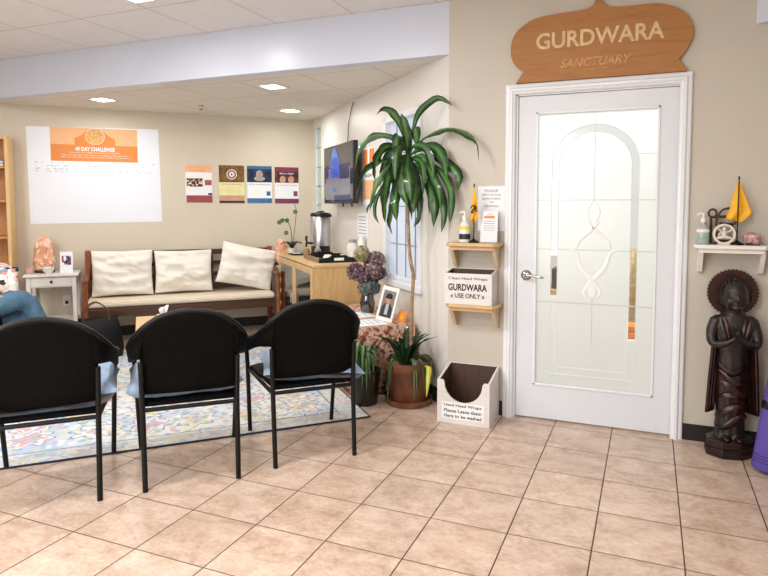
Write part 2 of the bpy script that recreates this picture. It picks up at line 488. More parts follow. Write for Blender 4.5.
M['soil'] = patch_mat('bark_soil', [(.35, '#3b2b22'), (.55, '#8a7462'), (.7, '#c9b8a6')], 60, .95)
M['trunk'] = patch_mat('tan_stem', [(.3, '#7d6142'), (.6, '#ad9068')], 30, .8)
M['leaf'] = leaf_mat('corn_plant_leaf', '#0e3115', '#4e7f35', .4)
M['leaf_dark'] = leaf_mat('dark_strap_leaf', '#0d2413', '#1f4a22')
M['leaf_spider'] = leaf_mat('spider_leaf', '#1f451f', '#6d9152')
M['wicker'] = wicker_mat()
M['salt'] = salt_mat()
M['glass'] = clear_glass('clear_glass')
M['glass_dark'] = clear_glass('cabinet_glass', '#c8ccd2', .12)
M['frost'] = frosted('frosted_door_glass', '#dde3e2', .3, .5)
M['frostline'] = mat('glass_bevel_line', '#e9ecec', .2, var=.02)
M['came'] = mat('silver_came', '#a9adb0', .35, .5)
M['yellow'] = mat('yellow_satin', '#eeb012', .55, var=.1, scale=30)
M['orange'] = mat('orange_print', '#e08a45', .7, var=.03)
M['peach'] = mat('peach_print', '#edb98a', .7, var=.05, scale=25)
M['ink'] = mat('black_ink', '#1d1f26', .8, var=0)
M['greyink'] = mat('grey_ink', '#7a7f88', .8, var=0)
M['purple'] = mat('purple_foam', '#56479c', .75, var=.04, bump=.1, bscale=120)
M['bronze'] = mat('aged_bronze', '#4b3526', .45, .6)

# ------------------------------------------------------------------ room shell
def wall_frame(P0, P1, z0, z1, th, side, holes, name, m):
    """wall from P0 to P1, thickness th on the given side (+1 = left of direction), rectangular holes (s0,s1,z0,z1)"""
    P0, P1 = Vector(P0), Vector(P1); L = (P1 - P0).length; u = (P1 - P0).normalized(); nrm = Vector((-u.y, u.x, 0)) * side
    ss = sorted({0, L} | {h[0] for h in holes} | {h[1] for h in holes}); zs = sorted({z0, z1} | {h[2] for h in holes} | {h[3] for h in holes})
    mb = MB(); Mx = Matrix(((u.x, nrm.x, 0, P0.x), (u.y, nrm.y, 0, P0.y), (0, 0, 1, 0), (0, 0, 0, 1)))
    for i in range(len(ss) - 1):
        for j in range(len(zs) - 1):
            cs, cz = (ss[i] + ss[i + 1]) / 2, (zs[j] + zs[j + 1]) / 2
            if any(h[0] < cs < h[1] and h[2] < cz < h[3] for h in holes): continue
            mb.box(ss[i], ss[i + 1], 0, th, zs[j], zs[j + 1], Mx)
    return struct(mb.build(name, m, smooth=False))

XL, YB, XR = -6.0, -5.6, 3.6
backL = C0 + 4.6 * Vector((-S, -S, 0))
# floor & ceilings
fl = MB(); fl.box(-7.2, 4.2, -6.2, 3.4, -.08, 0); struct(fl.build('floor', M['floor'], smooth=False))
cm = MB(); cm.box(-7.2, 4.2, -6.2, 0.0, H2, H2 + .06); struct(cm.build('ceiling', M['ceil'], smooth=False))
ca = MB(); T1 = C0 + 3.394 * Vector((-S, -S, 0))
ca.prism([(T1.x - .15, .101), (K0.x + .1, .101), (C0.x, C0.y + .15)], H1, H1 + .06, 'xy'); struct(ca.build('ceiling_alcove', M['ceil2'], smooth=False))
# walls
wall_frame((K0.x, 0, 0), (XR, 0, 0), 0, H2, .1, 1, [(.445 - .005, 1.387, -.01, 2.045)], 'wall_door_side', M['wall_door'])
wall_frame(C0, K0, 0, H1, .1, 1, [(.107, .337, 1.15, 2.236), (2.29, 2.95, .77, 2.035)], 'wall_alcove_side', M['wall_side'])
wall_frame(backL, C0, 0, H2, .1, 1, [], 'wall_alcove_back', M['wall_warm'])
wall_frame((backL.x, YB, 0), (backL.x, backL.y, 0), 0, H2, .1, 1, [], 'wall_left', M['wall_warm'])
wall_frame((XR, YB, 0), (backL.x, YB, 0), 0, H2, .1, 1, [], 'wall_rear', M['wall_warm'])
wall_frame((XR, 0, 0), (XR, YB, 0), 0, H2, .1, 1, [], 'wall_right', M['wall_door'])
# beam over the alcove opening, flush with the door wall
bmz = MB(); bmz.box(T1.x - .3, K0.x, 0, .1, H1, H2); struct(bmz.build('beam', M['beam'], smooth=False))
# angled dropped soffit at the right
so = MB(); q0 = Vector((1.355, 0, 0)); dq = Vector((S, -S, 0))
p = [q0, q0 + dq * 3.1, Vector((XR, -2.2, 0)), Vector((XR, 0, 0))]
so.prism([(v.x, v.y) for v in p], H1, H2, 'xy'); struct(so.build('soffit', M['beam'], smooth=False))
# baseboards (black rubber)
bb = MB(); bb.box(K0.x + .02, -.002, -.008, 0, 0, .095); struct(bb.build('baseboard_door_left', M['black_base']))
bb = MB(); bb.box(1.054, XR, -.008, 0, 0, .095); struct(bb.build('baseboard_door_right', M['black_base']))
bb = MB(); e0 = empty('baseboard_back', W(0, 0), 45); struct(e0); bb.box(-4.5, -.01, -.01, 0, 0, .1); bb.build('base_strip', M['black_base'], e0)
e0 = empty('baseboard_side', W(0, 0), -45); struct(e0); bb = MB(); bb.box(.02, 3.36, -.01, 0, 0, .1); bb.build('base_strip', M['black_base'], e0)

# room behind the glazed door
def room_behind():
    m = mat('sanctuary_wall', '#dcdcd8', .6, var=.03)
    wall_frame((-.1, 2.3, 0), (2.6, 2.3, 0), 0, H2, .08, 1, [], 'wall_sanctuary_back', m)
    wall_frame((-.1, .1, 0), (-.1, 2.3, 0), 0, H2, .08, 1, [], 'wall_sanctuary_left', m)
    wall_frame((2.6, 2.3, 0), (2.6, .1, 0), 0, H2, .08, 1, [], 'wall_sanctuary_right', m)
    c = MB(); c.box(-.18, 2.7, .1, 2.4, H2, H2 + .05); struct(c.build('ceiling_sanctuary', M['ceil'], smooth=False))
    L_ = bpy.data.lights.new('sanctuary_lamp', 'AREA'); L_.shape = 'RECTANGLE'; L_.size = 1.6; L_.size_y = 1.4; L_.energy = 58; L_.color = (.95, .98, 1)
    o = bpy.data.objects.new('sanctuary_lamp', L_); COL.objects.link(o); o.location = (1.0, 1.1, H2 - .02)
room_behind()

# ------------------------------------------------------------------ door
def door():
    d = struct(empty('door_1', (0, 0, 0)))
    D = {}
    x0, x1, zt = .064, 1.011, 2.045
    # casing: stepped moulding, three legs
    cs = MB()
    prof_ = [(0, 0), (0, .014), (.006, .019), (.022, .022), (.030, .030), (.044, .030), (.050, .024), (.058, .022), (.064, .016), (.064, 0)]
    rows = []
    for (sx, sz) in ((0, 0), (0, 1), (1, 1), (1, 0)):
        rows.append([((1.054 - o) if sx else o, -t, (2.105 - o) if sz else 0) for o, t in prof_])
    cs.strip(rows)
    cs.build('door_casing', M['white_trim'], d, smooth=False)
    jb = MB(); jb.box(x0 - .0, x0 + .012, 0, .1, 0, zt); jb.box(x1 - .012, x1, 0, .1, 0, zt); jb.box(x0, x1, 0, .1, zt - .012, zt)
    jb.build('door_jamb', M['white_trim'], d, smooth=False)
    # leaf with an opening for the glass
    gx0, gx1, gz0, gz1 = .186, .893, .222, 1.930
    L0, L1, lt, lb = x0 + .014, x1 - .014, zt - .016, .012
    lf = MB(); y0, y1 = .012, .052
    lf.box(L0, gx0, y0, y1, lb, lt); lf.box(gx1, L1, y0, y1, lb, lt); lf.box(gx0, gx1, y0, y1, lb, gz0); lf.box(gx0, gx1, y0, y1, gz1, lt)
    lf.build('door_leaf', M['door_white'], d, smooth=False)
    gb = MB()
    w = .014
    for (a, b, c, e) in ((gx0, gx0 + w, gz0, gz1), (gx1 - w, gx1, gz0, gz1), (gx0, gx1, gz0, gz0 + w), (gx0, gx1, gz1 - w, gz1)):
        gb.box(a, b, y0 - .006, y0 + .004, c, e)
    gb.build('glazing_bead', M['white_trim'], d, smooth=False, bevel=.003)
    # frosted pane with a clear bevelled arch band cut out of it
    cx, hw_o, hw_i = .535, .252, .210
    zs, ht_o, ht_i = 1.60, .245, .200
    zb = .235
    yg = .03
    def arch(hw, ht, n=28): return [(cx - hw * math.cos(PI * i / n), zs + ht * math.sin(PI * i / n)) for i in range(n + 1)]
    o_, i_ = arch(hw_o, ht_o), arch(hw_i, ht_i)
    zc = .545     # clear band ends here, below it is only etched
    outer = MB()
    # outer field as strips between frame and band
    top = [(gx0, zs)] + [(gx0, gz1)] * 0
    vs = []
    n = len(o_)
    # left, right and bottom fields
    outer.add([(gx0, yg, gz0), (cx - hw_o, yg, gz0), (cx - hw_o, yg, zs), (gx0, yg, zs)], [(0, 1, 2, 3)])
    outer.add([(cx + hw_o, yg, gz0), (gx1, yg, gz0), (gx1, yg, zs), (cx + hw_o, yg, zs)], [(0, 1, 2, 3)])
    for k_ in range(n - 1):
        (xa, za), (xb, zb_) = o_[k_], o_[k_ + 1]
        outer.add([(xa, yg, za), (xb, yg, zb_), (xb, yg, gz1), (xa, yg, gz1)], [(0, 1, 2, 3)])
    outer.add([(gx0, yg, zs), (cx - hw_o, yg, zs), (cx - hw_o, yg, gz1), (gx0, yg, gz1)], [(0, 1, 2, 3)])
    outer.add([(cx + hw_o, yg, zs), (gx1, yg, zs), (gx1, yg, gz1), (cx + hw_o, yg, gz1)], [(0, 1, 2, 3)])
    # inner field
    outer.add([(cx - hw_i, yg, gz0), (cx + hw_i, yg, gz0), (cx + hw_i, yg, zs), (cx - hw_i, yg, zs)], [(0, 1, 2, 3)])
    for k_ in range(n - 1):
        (xa, za), (xb, zb_) = i_[k_], i_[k_ + 1]
        outer.add([(xa, yg, zs), (xb, yg, zs), (xb, yg, zb_), (xa, yg, za)], [(0, 1, 2, 3)])
    # lower ends of the band are frosted
    outer.add([(cx - hw_o, yg, gz0), (cx - hw_i, yg, gz0), (cx - hw_i, yg, .80), (cx - hw_o, yg, .80)], [(0, 1, 2, 3)])
    outer.add([(cx + hw_i, yg, gz0), (cx + hw_o, yg, gz0), (cx + hw_o, yg, zc), (cx + hw_i, yg, zc)], [(0, 1, 2, 3)])
    outer.build('frosted_pane', M['frost'], d, smooth=False)
    band = MB()
    for zlo, xa, xb in ((.80, cx - hw_o, cx - hw_i), (zc, cx + hw_i, cx + hw_o)):
        band.add([(xa, yg, zlo), (xb, yg, zlo), (xb, yg, 1.10), (xa, yg, 1.10)], [(0, 1, 2, 3)])
    band.build('clear_bevel_band', M['glass'], d, smooth=False)
    arc = MB()
    for xa, xb in ((cx - hw_o, cx - hw_i), (cx + hw_i, cx + hw_o)):
        arc.add([(xa, yg, 1.10), (xb, yg, 1.10), (xb, yg, zs), (xa, yg, zs)], [(0, 1, 2, 3)])
    for k_ in range(n - 1):
        arc.add([(o_[k_][0], yg, o_[k_][1]), (o_[k_ + 1][0], yg, o_[k_ + 1][1]), (i_[k_ + 1][0], yg, i_[k_ + 1][1]), (i_[k_][0], yg, i_[k_][1])], [(0, 1, 2, 3)])
    arc.build('bevelled_arch', M['archglass'], d, smooth=False)
    cm_ = MB()
    for z in (1.39, 1.085, .755):
        cm_.box(gx0, gx1, yg - .004, yg, z - .003, z + .003)
    cm_.box(cx - .0025, cx + .0025, yg - .004, yg, 1.39, gz1)
    cm_.box(cx - .0015, cx + .0015, yg - .004, yg, .50, .80)
    for z in (1.66,): cm_.box(gx0, cx - hw_o, yg - .004, yg, z - .002, z + .002); cm_.box(cx + hw_o, gx1, yg - .004, yg, z - .002, z + .002)
    cm_.build('came_line', M['came_soft'], d, smooth=False)
    ol = MB()
    for A_ in (o_, i_):
        hw = hw_o if A_ is o_ else hw_i
        pts = [(cx - hw, yg - .002, gz0 + .08)] + [(x, yg - .002, z) for x, z in A_] + [(cx + hw, yg - .002, gz0 + .08)]
        ol.tube(pts, .0022, 5)
    ol.box(cx - hw_o, cx + hw_o, yg - .003, yg, .30, .304); ol.box(cx - hw_i, cx + hw_i, yg - .003, yg, .345, .349)
    # lily ornament: crossed ribbons ending in a drop
    def rib(pts, ra, rb):
        pts = smooth_path([Vector((cx + x, yg - .003, z)) for x, z in pts], 16)
        ol.tube(pts, [(ra * (.35 + .65 * math.sin(PI * i / 15)), rb) for i in range(16)], 6, up=(1, 0, 0))
    for s_ in (-1, 1):
        rib([(0, 1.39), (-.035 * s_, 1.32), (-.01 * s_, 1.24), (.05 * s_, 1.21)][:3], .004, .002)
        rib([(.035 * s_ - .0, 1.26), (-.02 * s_, 1.20), (-.085 * s_, 1.14), (-.10 * s_, 1.09)], .013, .003)
        rib([(-.15 * s_, 1.09), (-.10 * s_, 1.07), (-.07 * s_, .98), (0, .90), (.05 * s_, .83), (.03 * s_, .80)], .014, .003)
    ol.build('bevel_outline', M['frostline'], d)
    dr = MB()
    for k_, (a, b) in enumerate(((.024, .055),)):
        dr.prism([(cx + a * math.sin(2 * PI * i / 20), .85 + b * math.cos(2 * PI * i / 20)) for i in range(20)], yg - .008, yg - .002)
    dr.build('glass_drop', M['frostline'], d)
    # lever handle (on the left) and hinges (on the right)
    h = MB(); hx, hz = .137, .918
    Mh = Matrix.Rotation(R(90), 4, 'X')
    h.lathe([(.033, 0), (.033, .004), (.026, .012), (.012, .016), (.012, .045)], 24, (hx, y0, hz), M=Mh)
    h.tube(smooth_path([Vector((hx, y0 - .045, hz)), Vector((hx + .03, y0 - .052, hz + .004)), Vector((hx + .07, y0 - .05, hz - .002)), Vector((hx + .115, y0 - .046, hz - .008))], 10), [.011, .011, .010, .009, .008, .008, .007, .007, .007, .006], 10)
    h.build('door_handle', M['chrome'], d)
    lp = MB(); lp.box(L0 - .002, L0 + .002, y0 - .001, y0 + .03, hz - .03, hz + .03); lp.build('latch_plate', M['chrome'], d)
    for z in (1.83, 1.01, .21):
        hg = MB(); hg.tube([(x1 - .004, -.004, z - .045), (x1 - .004, -.004, z + .045)], .008, 10); hg.box(x1 - .02, x1 - .002, -.001, .012, z - .04, z + .04)
        hg.build('hinge', M['chrome'], d)
M['archglass'] = frosted('bevelled_arch_glass', '#cdd3d6', .08, .4)
M['came_soft'] = mat('pale_silver_line', '#c4c8c8', .35, .2, var=.02)
door()

# things glimpsed through the clear strips of the door
sb = thing('storage_bench', 'wooden bench seen through the left clear strip of the door', 'bench', (.05, 1.3, 0))
b_ = MB(); b_.box(0, .36, 0, .4, .62, .66); b_.build('seat', M['oak_top'], sb, bevel=.004)
for x in (0.0, .32):
    for y in (0, .36):
        b_ = MB(); b_.box(x, x + .04, y, y + .04, 0, .62); b_.build('leg', M['oak'], sb)
b_ = MB(); b_.box(0, .36, .0, .02, .35, .62); b_.build('front_panel', M['oak'], sb)
sp = thing('loudspeaker', 'dark box speaker on the bench behind the left clear strip', 'speaker', (.10, 1.36, .661))
b_ = MB(); b_.box(0, .24, 0, .22, 0, .17); b_.build('cabinet', M['blackp'], sp, bevel=.01)
b_ = MB(); b_.tube([(.12, -.004, .085), (.12, .002, .085)], .06, 20); b_.build('cone', M['steel'], sp)
ob = thing('side_stand', 'cream pedestal seen through the right clear strip of the door', 'stand', (.60, 1.0, 0))
b_ = MB(); b_.box(0, .3, 0, .3, 0, .32); b_.build('column', M['white'], ob, bevel=.01)
b_ = MB(); b_.box(-.02, .32, -.02, .32, .32, .35); b_.build('top', M['white'], ob, bevel=.005)
ob = thing('cloth_bundle', 'orange folded cloth on the pedestal behind the door', 'cloth', (.63, 1.03, .351))
b_ = MB(); b_.box(0, .24, 0, .2, 0, .05); b_.box(.01, .23, .01, .19, .05, .10); b_.build('folded_layer', mat('orange_cloth', '#e8871c', .8), ob, bevel=.015, bseg=3)
ob = thing('floral_curtain', 'gold patterned curtain hanging behind the right clear strip', 'curtain', (.50, 2.22, 0))
b_ = MB(); rows = []
for i in range(23):
    x = i * .02; y = .02 * math.sin(i * 1.3); rows.append([(x, y, .3), (x, y, 1.1), (x, y, 2.2)])
b_.strip(rows); b_.build('drape', patch_mat('gold_print', [(.35, '#f6ecc8'), (.5, '#e8cf8c'), (.6, '#fbf6e4')], 14), ob, solid=.004)
b_ = MB(); b_.tube([(-.05, 0, 2.22), (.50, 0, 2.22)], .012); b_.build('rod', M['bronze'], ob)

# ------------------------------------------------------------------ carved wooden sign above the door
sg = thing('wooden_sign', 'large dome-shaped brown wooden sign carved with gurdwara above the door', 'sign', (0, -.003, 0))
out = [(.064, 2.107), (.108, 2.171), (.06, 2.215), (.037, 2.26), (.030, 2.31), (.040, 2.375), (.084, 2.436), (.174, 2.484), (.299, 2.499), (.437, 2.505), (.495, 2.515), (.522, 2.545), (.532, 2.59), (.541, 2.638),
       (.550, 2.59), (.560, 2.545), (.590, 2.513), (.64, 2.502), (.725, 2.497), (.841, 2.496), (.93, 2.473), (1.007, 2.421), (1.043, 2.35), (1.045, 2.29), (1.013, 2.219), (.979, 2.176), (1.023, 2.107)]
sm_ = [Vector((x, 0, z)) for x, z in out[1:-1]]
pp = [(p_.x, p_.z) for p_ in smooth_path(sm_, 90)]
b_ = MB(); b_.prism([out[0]] + pp + [out[-1]], -.028, 0); b_.build('board', M['signwood'], sg, smooth=False, bevel=.003)
text('GURDWARA', .715, .098, M['signcarve'], sg, .543, 2.345, -.0285, bold=.02)
text('SANCTUARY', .40, .05, M['signcarve2'], sg, .53, 2.203, -.0285, shear=.3)
b_ = MB(); b_.tube(smooth_path([Vector((.33, -.0295, 2.165)), Vector((.5, -.0295, 2.158)), Vector((.66, -.0295, 2.168)), Vector((.745, -.0295, 2.235))], 14), .0022, 6); b_.build('flourish', M['signcarve2'], sg)

# ------------------------------------------------------------------ lights (fixtures)
M['lightpanel'] = emis('warm_led_panel', '#fff4e4', 14)
def downlight(x, y, z, rz, label, size=.15):
    t = thing('ceiling_light', label, 'ceiling light', (x, y, z), rz, 'recessed square ceiling lights')
    f = MB(); s = size / 2
    for (a, b, c, e) in ((-s - .02, s + .02, -s - .02, -s), (-s - .02, s + .02, s, s + .02), (-s - .02, -s, -s, s), (s, s + .02, -s, s)): f.box(a, b, c, e, -.006, 0)
    f.build('frame', M['white'], t, smooth=False)
    f = MB(); f.box(-s, s, -s, s, -.004, -.001); f.build('diffuser', M['lightpanel'], t, smooth=False)
    return t
for a, b, lab in ((2.155, .647, 'recessed square ceiling light above the chart sheet'), (.834, 1.877, 'brightest recessed ceiling light in the alcove, nearest the beam'), (.417, .658, 'small recessed ceiling light close to the television corner')):
    p_ = W(a, b, H1); downlight(p_.x, p_.y, p_.z, 0, lab)
downlight(-2.17, -.83, H2, 0, 'recessed ceiling light of the main room cut by the top edge')
p_ = W(1.291, .638, H1)
sp = thing('fire_sprinkler', 'small fire sprinkler head hanging from the alcove ceiling', 'sprinkler', p_)
b_ = MB(); b_.lathe([(.03, 0), (.028, -.006), (.01, -.01), (.008, -.03)], 16); b_.build('escutcheon', M['chrome'], sp)
b_ = MB(); b_.lathe([(.016, -.042), (.016, -.039)], 12); b_.tube([(.012, 0, -.02), (.012, 0, -.04)], .002, 6); b_.tube([(-.012, 0, -.02), (-.012, 0, -.04)], .002, 6); b_.build('deflector', M['bronze'], sp)

# ------------------------------------------------------------------ rug
RUG = (3.3, 2.62)
rc = W(.536 + RUG[0] / 2, 3.37 - RUG[1] / 2, .001)
rg = MB(); rg.box(-RUG[0] / 2, RUG[0] / 2, -RUG[1] / 2, RUG[1] / 2, 0, .008)
o = rg.build('rug', rug_mat(), bevel=.003); o.location = rc; o.rotation_euler.z = R(45)
tag(o, 'blue and cream distressed floral area rug on the tile floor', 'rug')

# ------------------------------------------------------------------ armchairs
RIM = [(0, -.31, .86), (.12, -.302, .838), (.2, -.288, .79), (.252, -.24, .73), (.276, -.15, .68), (.287, -.03, .645), (.288, .1, .615), (.28, .25, .585)]
BOT = [(.222, -.272, .635), (.256, -.2, .625), (.272, -.1, .60), (.280, .02, .565), (.284, .12, .535), (.278, .255, .50)]
def make_chair():
    t = empty('armchair')
    full = smooth_path([Vector((-x, y, z)) for x, y, z in reversed(RIM[1:])] + [Vector(p_) for p_ in RIM], 61)
    # back shell (|x| < .222)
    rows = []
    for i in range(23):
        x = -.222 + .444 * i / 22
        c = min(full, key=lambda q: abs(q.x - x) + (10 if q.y > -.2 else 0))
        j = full.index(c)
        # interpolate rim z at x
        n2 = full[j + 1] if full[j].x < x else full[j - 1]
        f_ = 0 if abs(n2.x - c.x) < 1e-6 else (x - c.x) / (n2.x - c.x)
        top = c.lerp(n2, max(0, min(1, f_)))
        col = []
        for k_ in range(9):
            v = k_ / 8
            z = .457 + (top.z - .457) * v
            y = -.245 + .02 * (x / .222) ** 2 + (top.y + .245 - .02 * (x / .222) ** 2) * (v ** 1.3)
            col.append((x, y, z))
        rows.append(col)
    b = MB(); b.strip(rows); b.build('backrest', M['wicker'], t, solid=.022)
    for s in (-1, 1):
        rim = smooth_path([Vector((.2 * s, -.288, .79))] + [Vector((x * s, y, z)) for x, y, z in RIM[3:]], 22)
        bot = smooth_path([Vector((x * s, y, z)) for x, y, z in BOT], 22)
        rws = [[tuple(bot[i].lerp(rim[i], k_ / 4)) for k_ in range(5)] for i in range(22)]
        b = MB(); b.strip(rws); b.build('armrest', M['wicker'], t, solid=.022)
        b = MB(); b.tube([(.215 * s, -.285, 0), (.218 * s, -.255, .40), (.222 * s, -.262, .62)], .0125, 12); b.build('leg', M['black'], t)
        b = MB(); b.tube([(.252 * s, .285, 0), (.268 * s, .24, .42), (.275 * s, .235, .56)], .0125, 12); b.build('leg', M['black'], t)
    # rim tube
    b = MB(); b.tube(full, .014, 8); b.build('back_rim', M['black'], t)
    # seat frame
    b = MB()
    b.tube([(-.218, -.255, .385), (.218, -.255, .385)], .011, 8); b.tube([(-.262, .24, .40), (.262, .24, .40)], .011, 8)
    for s in (-1, 1): b.tube([(.218 * s, -.255, .385), (.262 * s, .24, .40)], .011, 8)
    b.build('seat_frame', M['black'], t)
    b = MB(); b.prism([(-.21, -.25), (.21, -.25), (.255, .24), (.2, .275), (-.2, .275), (-.255, .24)], .398, .418, 'xy'); b.build('seat', M['wicker'], t, bevel=.006)
    return t
def pillow_mb(w, h, t, seed=0, n=16, wr=.35, p=.55):
    """soft pad lying in the xz plane, thickness along y"""
    mb = MB()
    for sgn in (-1, 1):
        rows = []
        for i in range(n + 1):
            row = []
            for j in range(n + 1):
                u, v = -1 + 2 * i / n, -1 + 2 * j / n
                prof = max(0, (1 - abs(u) ** 2.6)) ** p * max(0, (1 - abs(v) ** 2.6)) ** p
                pinch = 1 - .05 * (1 - abs(v) ** 1.5) * abs(u) ** 3; pinch2 = 1 - .05 * (1 - abs(u) ** 1.5) * abs(v) ** 3
                nz = noise.noise(Vector((u * 1.3 + seed, v * 3.0, sgn * 2 + seed)))
                nz2 = noise.noise(Vector((u * 4 - seed, v * 7 + u * 2, seed)))
                row.append((u * w / 2 * pinch, sgn * (t / 2 * prof * (1 + wr * nz) + wr * .03 * nz2 * prof), v * h / 2 * pinch2))
            rows.append(row if sgn < 0 else row[::-1])
        mb.strip(rows)
    return mb
def weld(o):
    md = o.modifiers.new('w', 'WELD'); md.merge_threshold = .0008
    mods = o.modifiers; mods.move(len(mods) - 1, 0); return o

proto = make_chair()
chairs = [(2.285, 3.64, 45, 'black woven tub armchair cut by the left edge of the picture', 'armchair behind the handbag'),
          (1.652, 3.64, 45 - 2, 'black woven tub armchair in the middle of the front row', ''),
          (1.038, 3.605, 45, 'black woven tub armchair at the right end of the row, nearest the potted plant', '')]
for i, (a, b, rz, lab, _) in enumerate(chairs):
    c = proto if i == 0 else copy_tree(proto)
    c.location = W(a, b, 0); c.rotation_euler = (0, 0, R(rz))
    tag(c, lab, 'chair', 'black woven armchairs in a row')
    cu = thing('seat_cushion', ['grey blue seat cushion on the leftmost armchair', 'grey blue seat cushion on the middle armchair', 'grey blue seat cushion on the armchair nearest the plant, corner sticking out'][i], 'cushion', W(a, b, (.462, .474, .470)[i]), rz + (0, 1, -7)[i], 'grey blue seat cushions')
    pm = pillow_mb(.55, .455, (.155, .13, .115)[i], seed=i * 3.1, wr=.25, p=.22)
    pm.v = [Vector((v.x + (.025, -.02, .045)[i], v.z - .003, v.y + .02 * max(0, v.x * 4) * (i == 0) - (.03 if i == 2 else 0) * max(0, v.x * 4))) for v in pm.v]
    weld(pm.build('pad', M['denim_cushion'], cu))
    e_ = MB(); loop = [Vector((x * 1.02 + (.025, -.02, .045)[i], y * .99 - .0, -(.03 if i == 2 else 0) * max(0, x * 4))) for x, y in ((-.235, -.17), (0, -.165), (.235, -.17), (.232, 0), (.235, .22), (0, .215), (-.235, .22), (-.232, 0), (-.235, -.17))]
    e_.tube(loop, .004, 6); e_.build('piping', M['denim_cushion'], cu)
pc = copy_tree(proto); pc.location = W(3.02, 1.76, .009); pc.rotation_euler = (0, 0, R(45 - 90))
pu = thing('seat_cushion', 'grey blue seat cushion under the person in jeans', 'cushion', W(3.0, 1.76, .455), -45)
pm = pillow_mb(.50, .47, .07, seed=9, wr=.2, p=.32); pm.v = [Vector((v.x, v.z, v.y)) for v in pm.v]; weld(pm.build('pad', M['denim_cushion'], pu))
tag(pc, 'black woven armchair at the far left with a seated person in jeans', 'chair', 'black woven armchairs in a row'); del pc['group']

# ------------------------------------------------------------------ seated person (mostly left of the frame)
def person():
    t = thing('person', 'person in blue jeans seated with crossed legs at the left edge', 'person', W(3.02, 1.76, .009), 45 - 90)
    # local: x right of the sitter, y forward, z up
    j = MB()
    def limb(pts, rs, n=14): P_ = smooth_path([Vector(q) for q in pts], n); rr = [rs[0] + 0] * n
    def tl(mb, pts, rs, seg=14):
        P_ = smooth_path([Vector(q) for q in pts], 4 * (len(pts) - 1) + 1); R_ = smooth_path([Vector((r_, 0, 0)) for r_ in rs], len(P_))
        mb.tube(P_, [r_.x for r_ in R_], seg)
    # pelvis and legs (jeans)
    j.ball((0, -.08, .54), (.18, .15, .12))
    tl(j, [(.09, -.08, .54), (.10, .10, .60), (.03, .30, .655), (-.01, .355, .645)], [.098, .088, .072, .066])
    tl(j, [(-.01, .36, .65), (-.04, .43, .48), (-.08, .50, .29), (-.10, .53, .20)], [.068, .06, .048, .045])
    tl(j, [(-.09, -.06, .51), (-.09, .16, .505), (-.07, .30, .50), (-.06, .34, .49)], [.095, .083, .068, .064])
    tl(j, [(-.06, .34, .49), (-.04, .38, .34), (-.03, .39, .16), (-.03, .39, .10)], [.066, .058, .046, .044])
    j.build('jeans', M['jeans'], t, remesh=.012)
    body = MB()
    tl(body, [(0, -.10, .56), (0, -.13, .72), (0, -.15, .90), (0, -.15, 1.00)], [.15, .145, .155, .13])
    body.ball((0, -.15, .98), (.20, .10, .08))
    for s in (-1, 1):
        tl(body, [(.18 * s, -.15, .98), (.24 * s, -.13, .85), (.25 * s, -.05, .73)], [.055, .048, .042])
        tl(body, [(.25 * s, -.05, .73), (.20 * s, .06, .70), (.12 * s, .13, .70)], [.042, .036, .03])
    body.build('sweater', M['sweater'], t, remesh=.013)
    sk = MB()
    tl(sk, [(0, -.15, 1.00), (0, -.13, 1.10), (0, -.12, 1.14)], [.06, .052, .055])
    tl(sk, [(0, -.12, .70), (0, -.15, .98), (0, -.15, 1.02)], [.08, .09, .055])
    sk.ball((0, -.11, 1.21), (.073, .092, .11)); sk.ball((0, -.048, 1.16), (.042, .038, .048)); sk.ball((0, -.020, 1.195), (.010, .014, .018))
    for s in (-1, 1):
        sk.ball((.074 * s, -.115, 1.20), (.012, .022, .03))
        tl(sk, [(0, -.15, .97), (.17 * s, -.15, .975), (.235 * s, -.13, .86), (.25 * s, -.05, .735), (.20 * s, .06, .70), (.10 * s, .15, .70)], [.03, .03, .028, .024, .02, .02])
        # hands resting on the lap, five fingers each
        sk.ball((.095 * s, .165, .70), (.022, .045, .018)); sk.tube([(.12 * s, .12, .70), (.10 * s, .16, .70)], .024, 10)
        for k_ in range(4):
            x = (.115 - .016 * k_) * s; L_ = (.055, .065, .07, .06)[k_]
            sk.tube([(x, .19, .70), (x * .92, .19 + L_ * .6, .695), (x * .86, .19 + L_, .68)], [.009, .0085, .007], 8)
        sk.tube([(.075 * s, .145, .70), (.055 * s, .175, .70), (.05 * s, .20, .69)], [.011, .010, .008], 8)
    sk.build('skin_surface', M['skin'], t, remesh=.0055)
    for s in (-1, 1):
        e = MB(); e.ball((.028 * s, -.026, 1.222), .011); e.build('eye', M['ink'], t)
    m_ = MB(); m_.ball((0, -.013, 1.158), (.020, .006, .006)); m_.build('mouth', mat('lip', '#9a5248', .5), t)
    h = MB(); h.ball((0, -.135, 1.235), (.085, .095, .105)); tl(h, [(0, -.20, 1.24), (0, -.23, 1.12), (0, -.22, .98)], [.06, .07, .045]); h.build('hair', M['hair'], t, remesh=.009)
    for q, (x, y, z, rx) in enumerate(((-.03, .44, .045, 0), (-.105, .585, .15, -25))):
        f = MB(); Mr = Matrix.Rotation(R(rx), 3, 'X')
        f.ball((x, y, z), (.045, .125, .042), M=Mr); f.ball((x, y - .08, z + .03), (.042, .05, .05)); f.build('shoe', M['blackp'], t, remesh=.01)
person()
tb = thing('floral_tote', 'floral patterned round tote resting on the lap of the seated person', 'bag', W(2.835, 1.765, .70), 45)
b_ = pillow_mb(.27, .21, .09, 2, 12, .3); b_.v = [v + Vector((0, 0, .105)) for v in b_.v]
weld(b_.build('bag_body', voro_mat('floral_print', [(0, '#e9cfc0'), (.25, '#2b2633'), (.45, '#f2ece6'), (.6, '#c98b86'), (.75, '#7b8fa5'), (.88, '#f3efe8')], 34), tb))
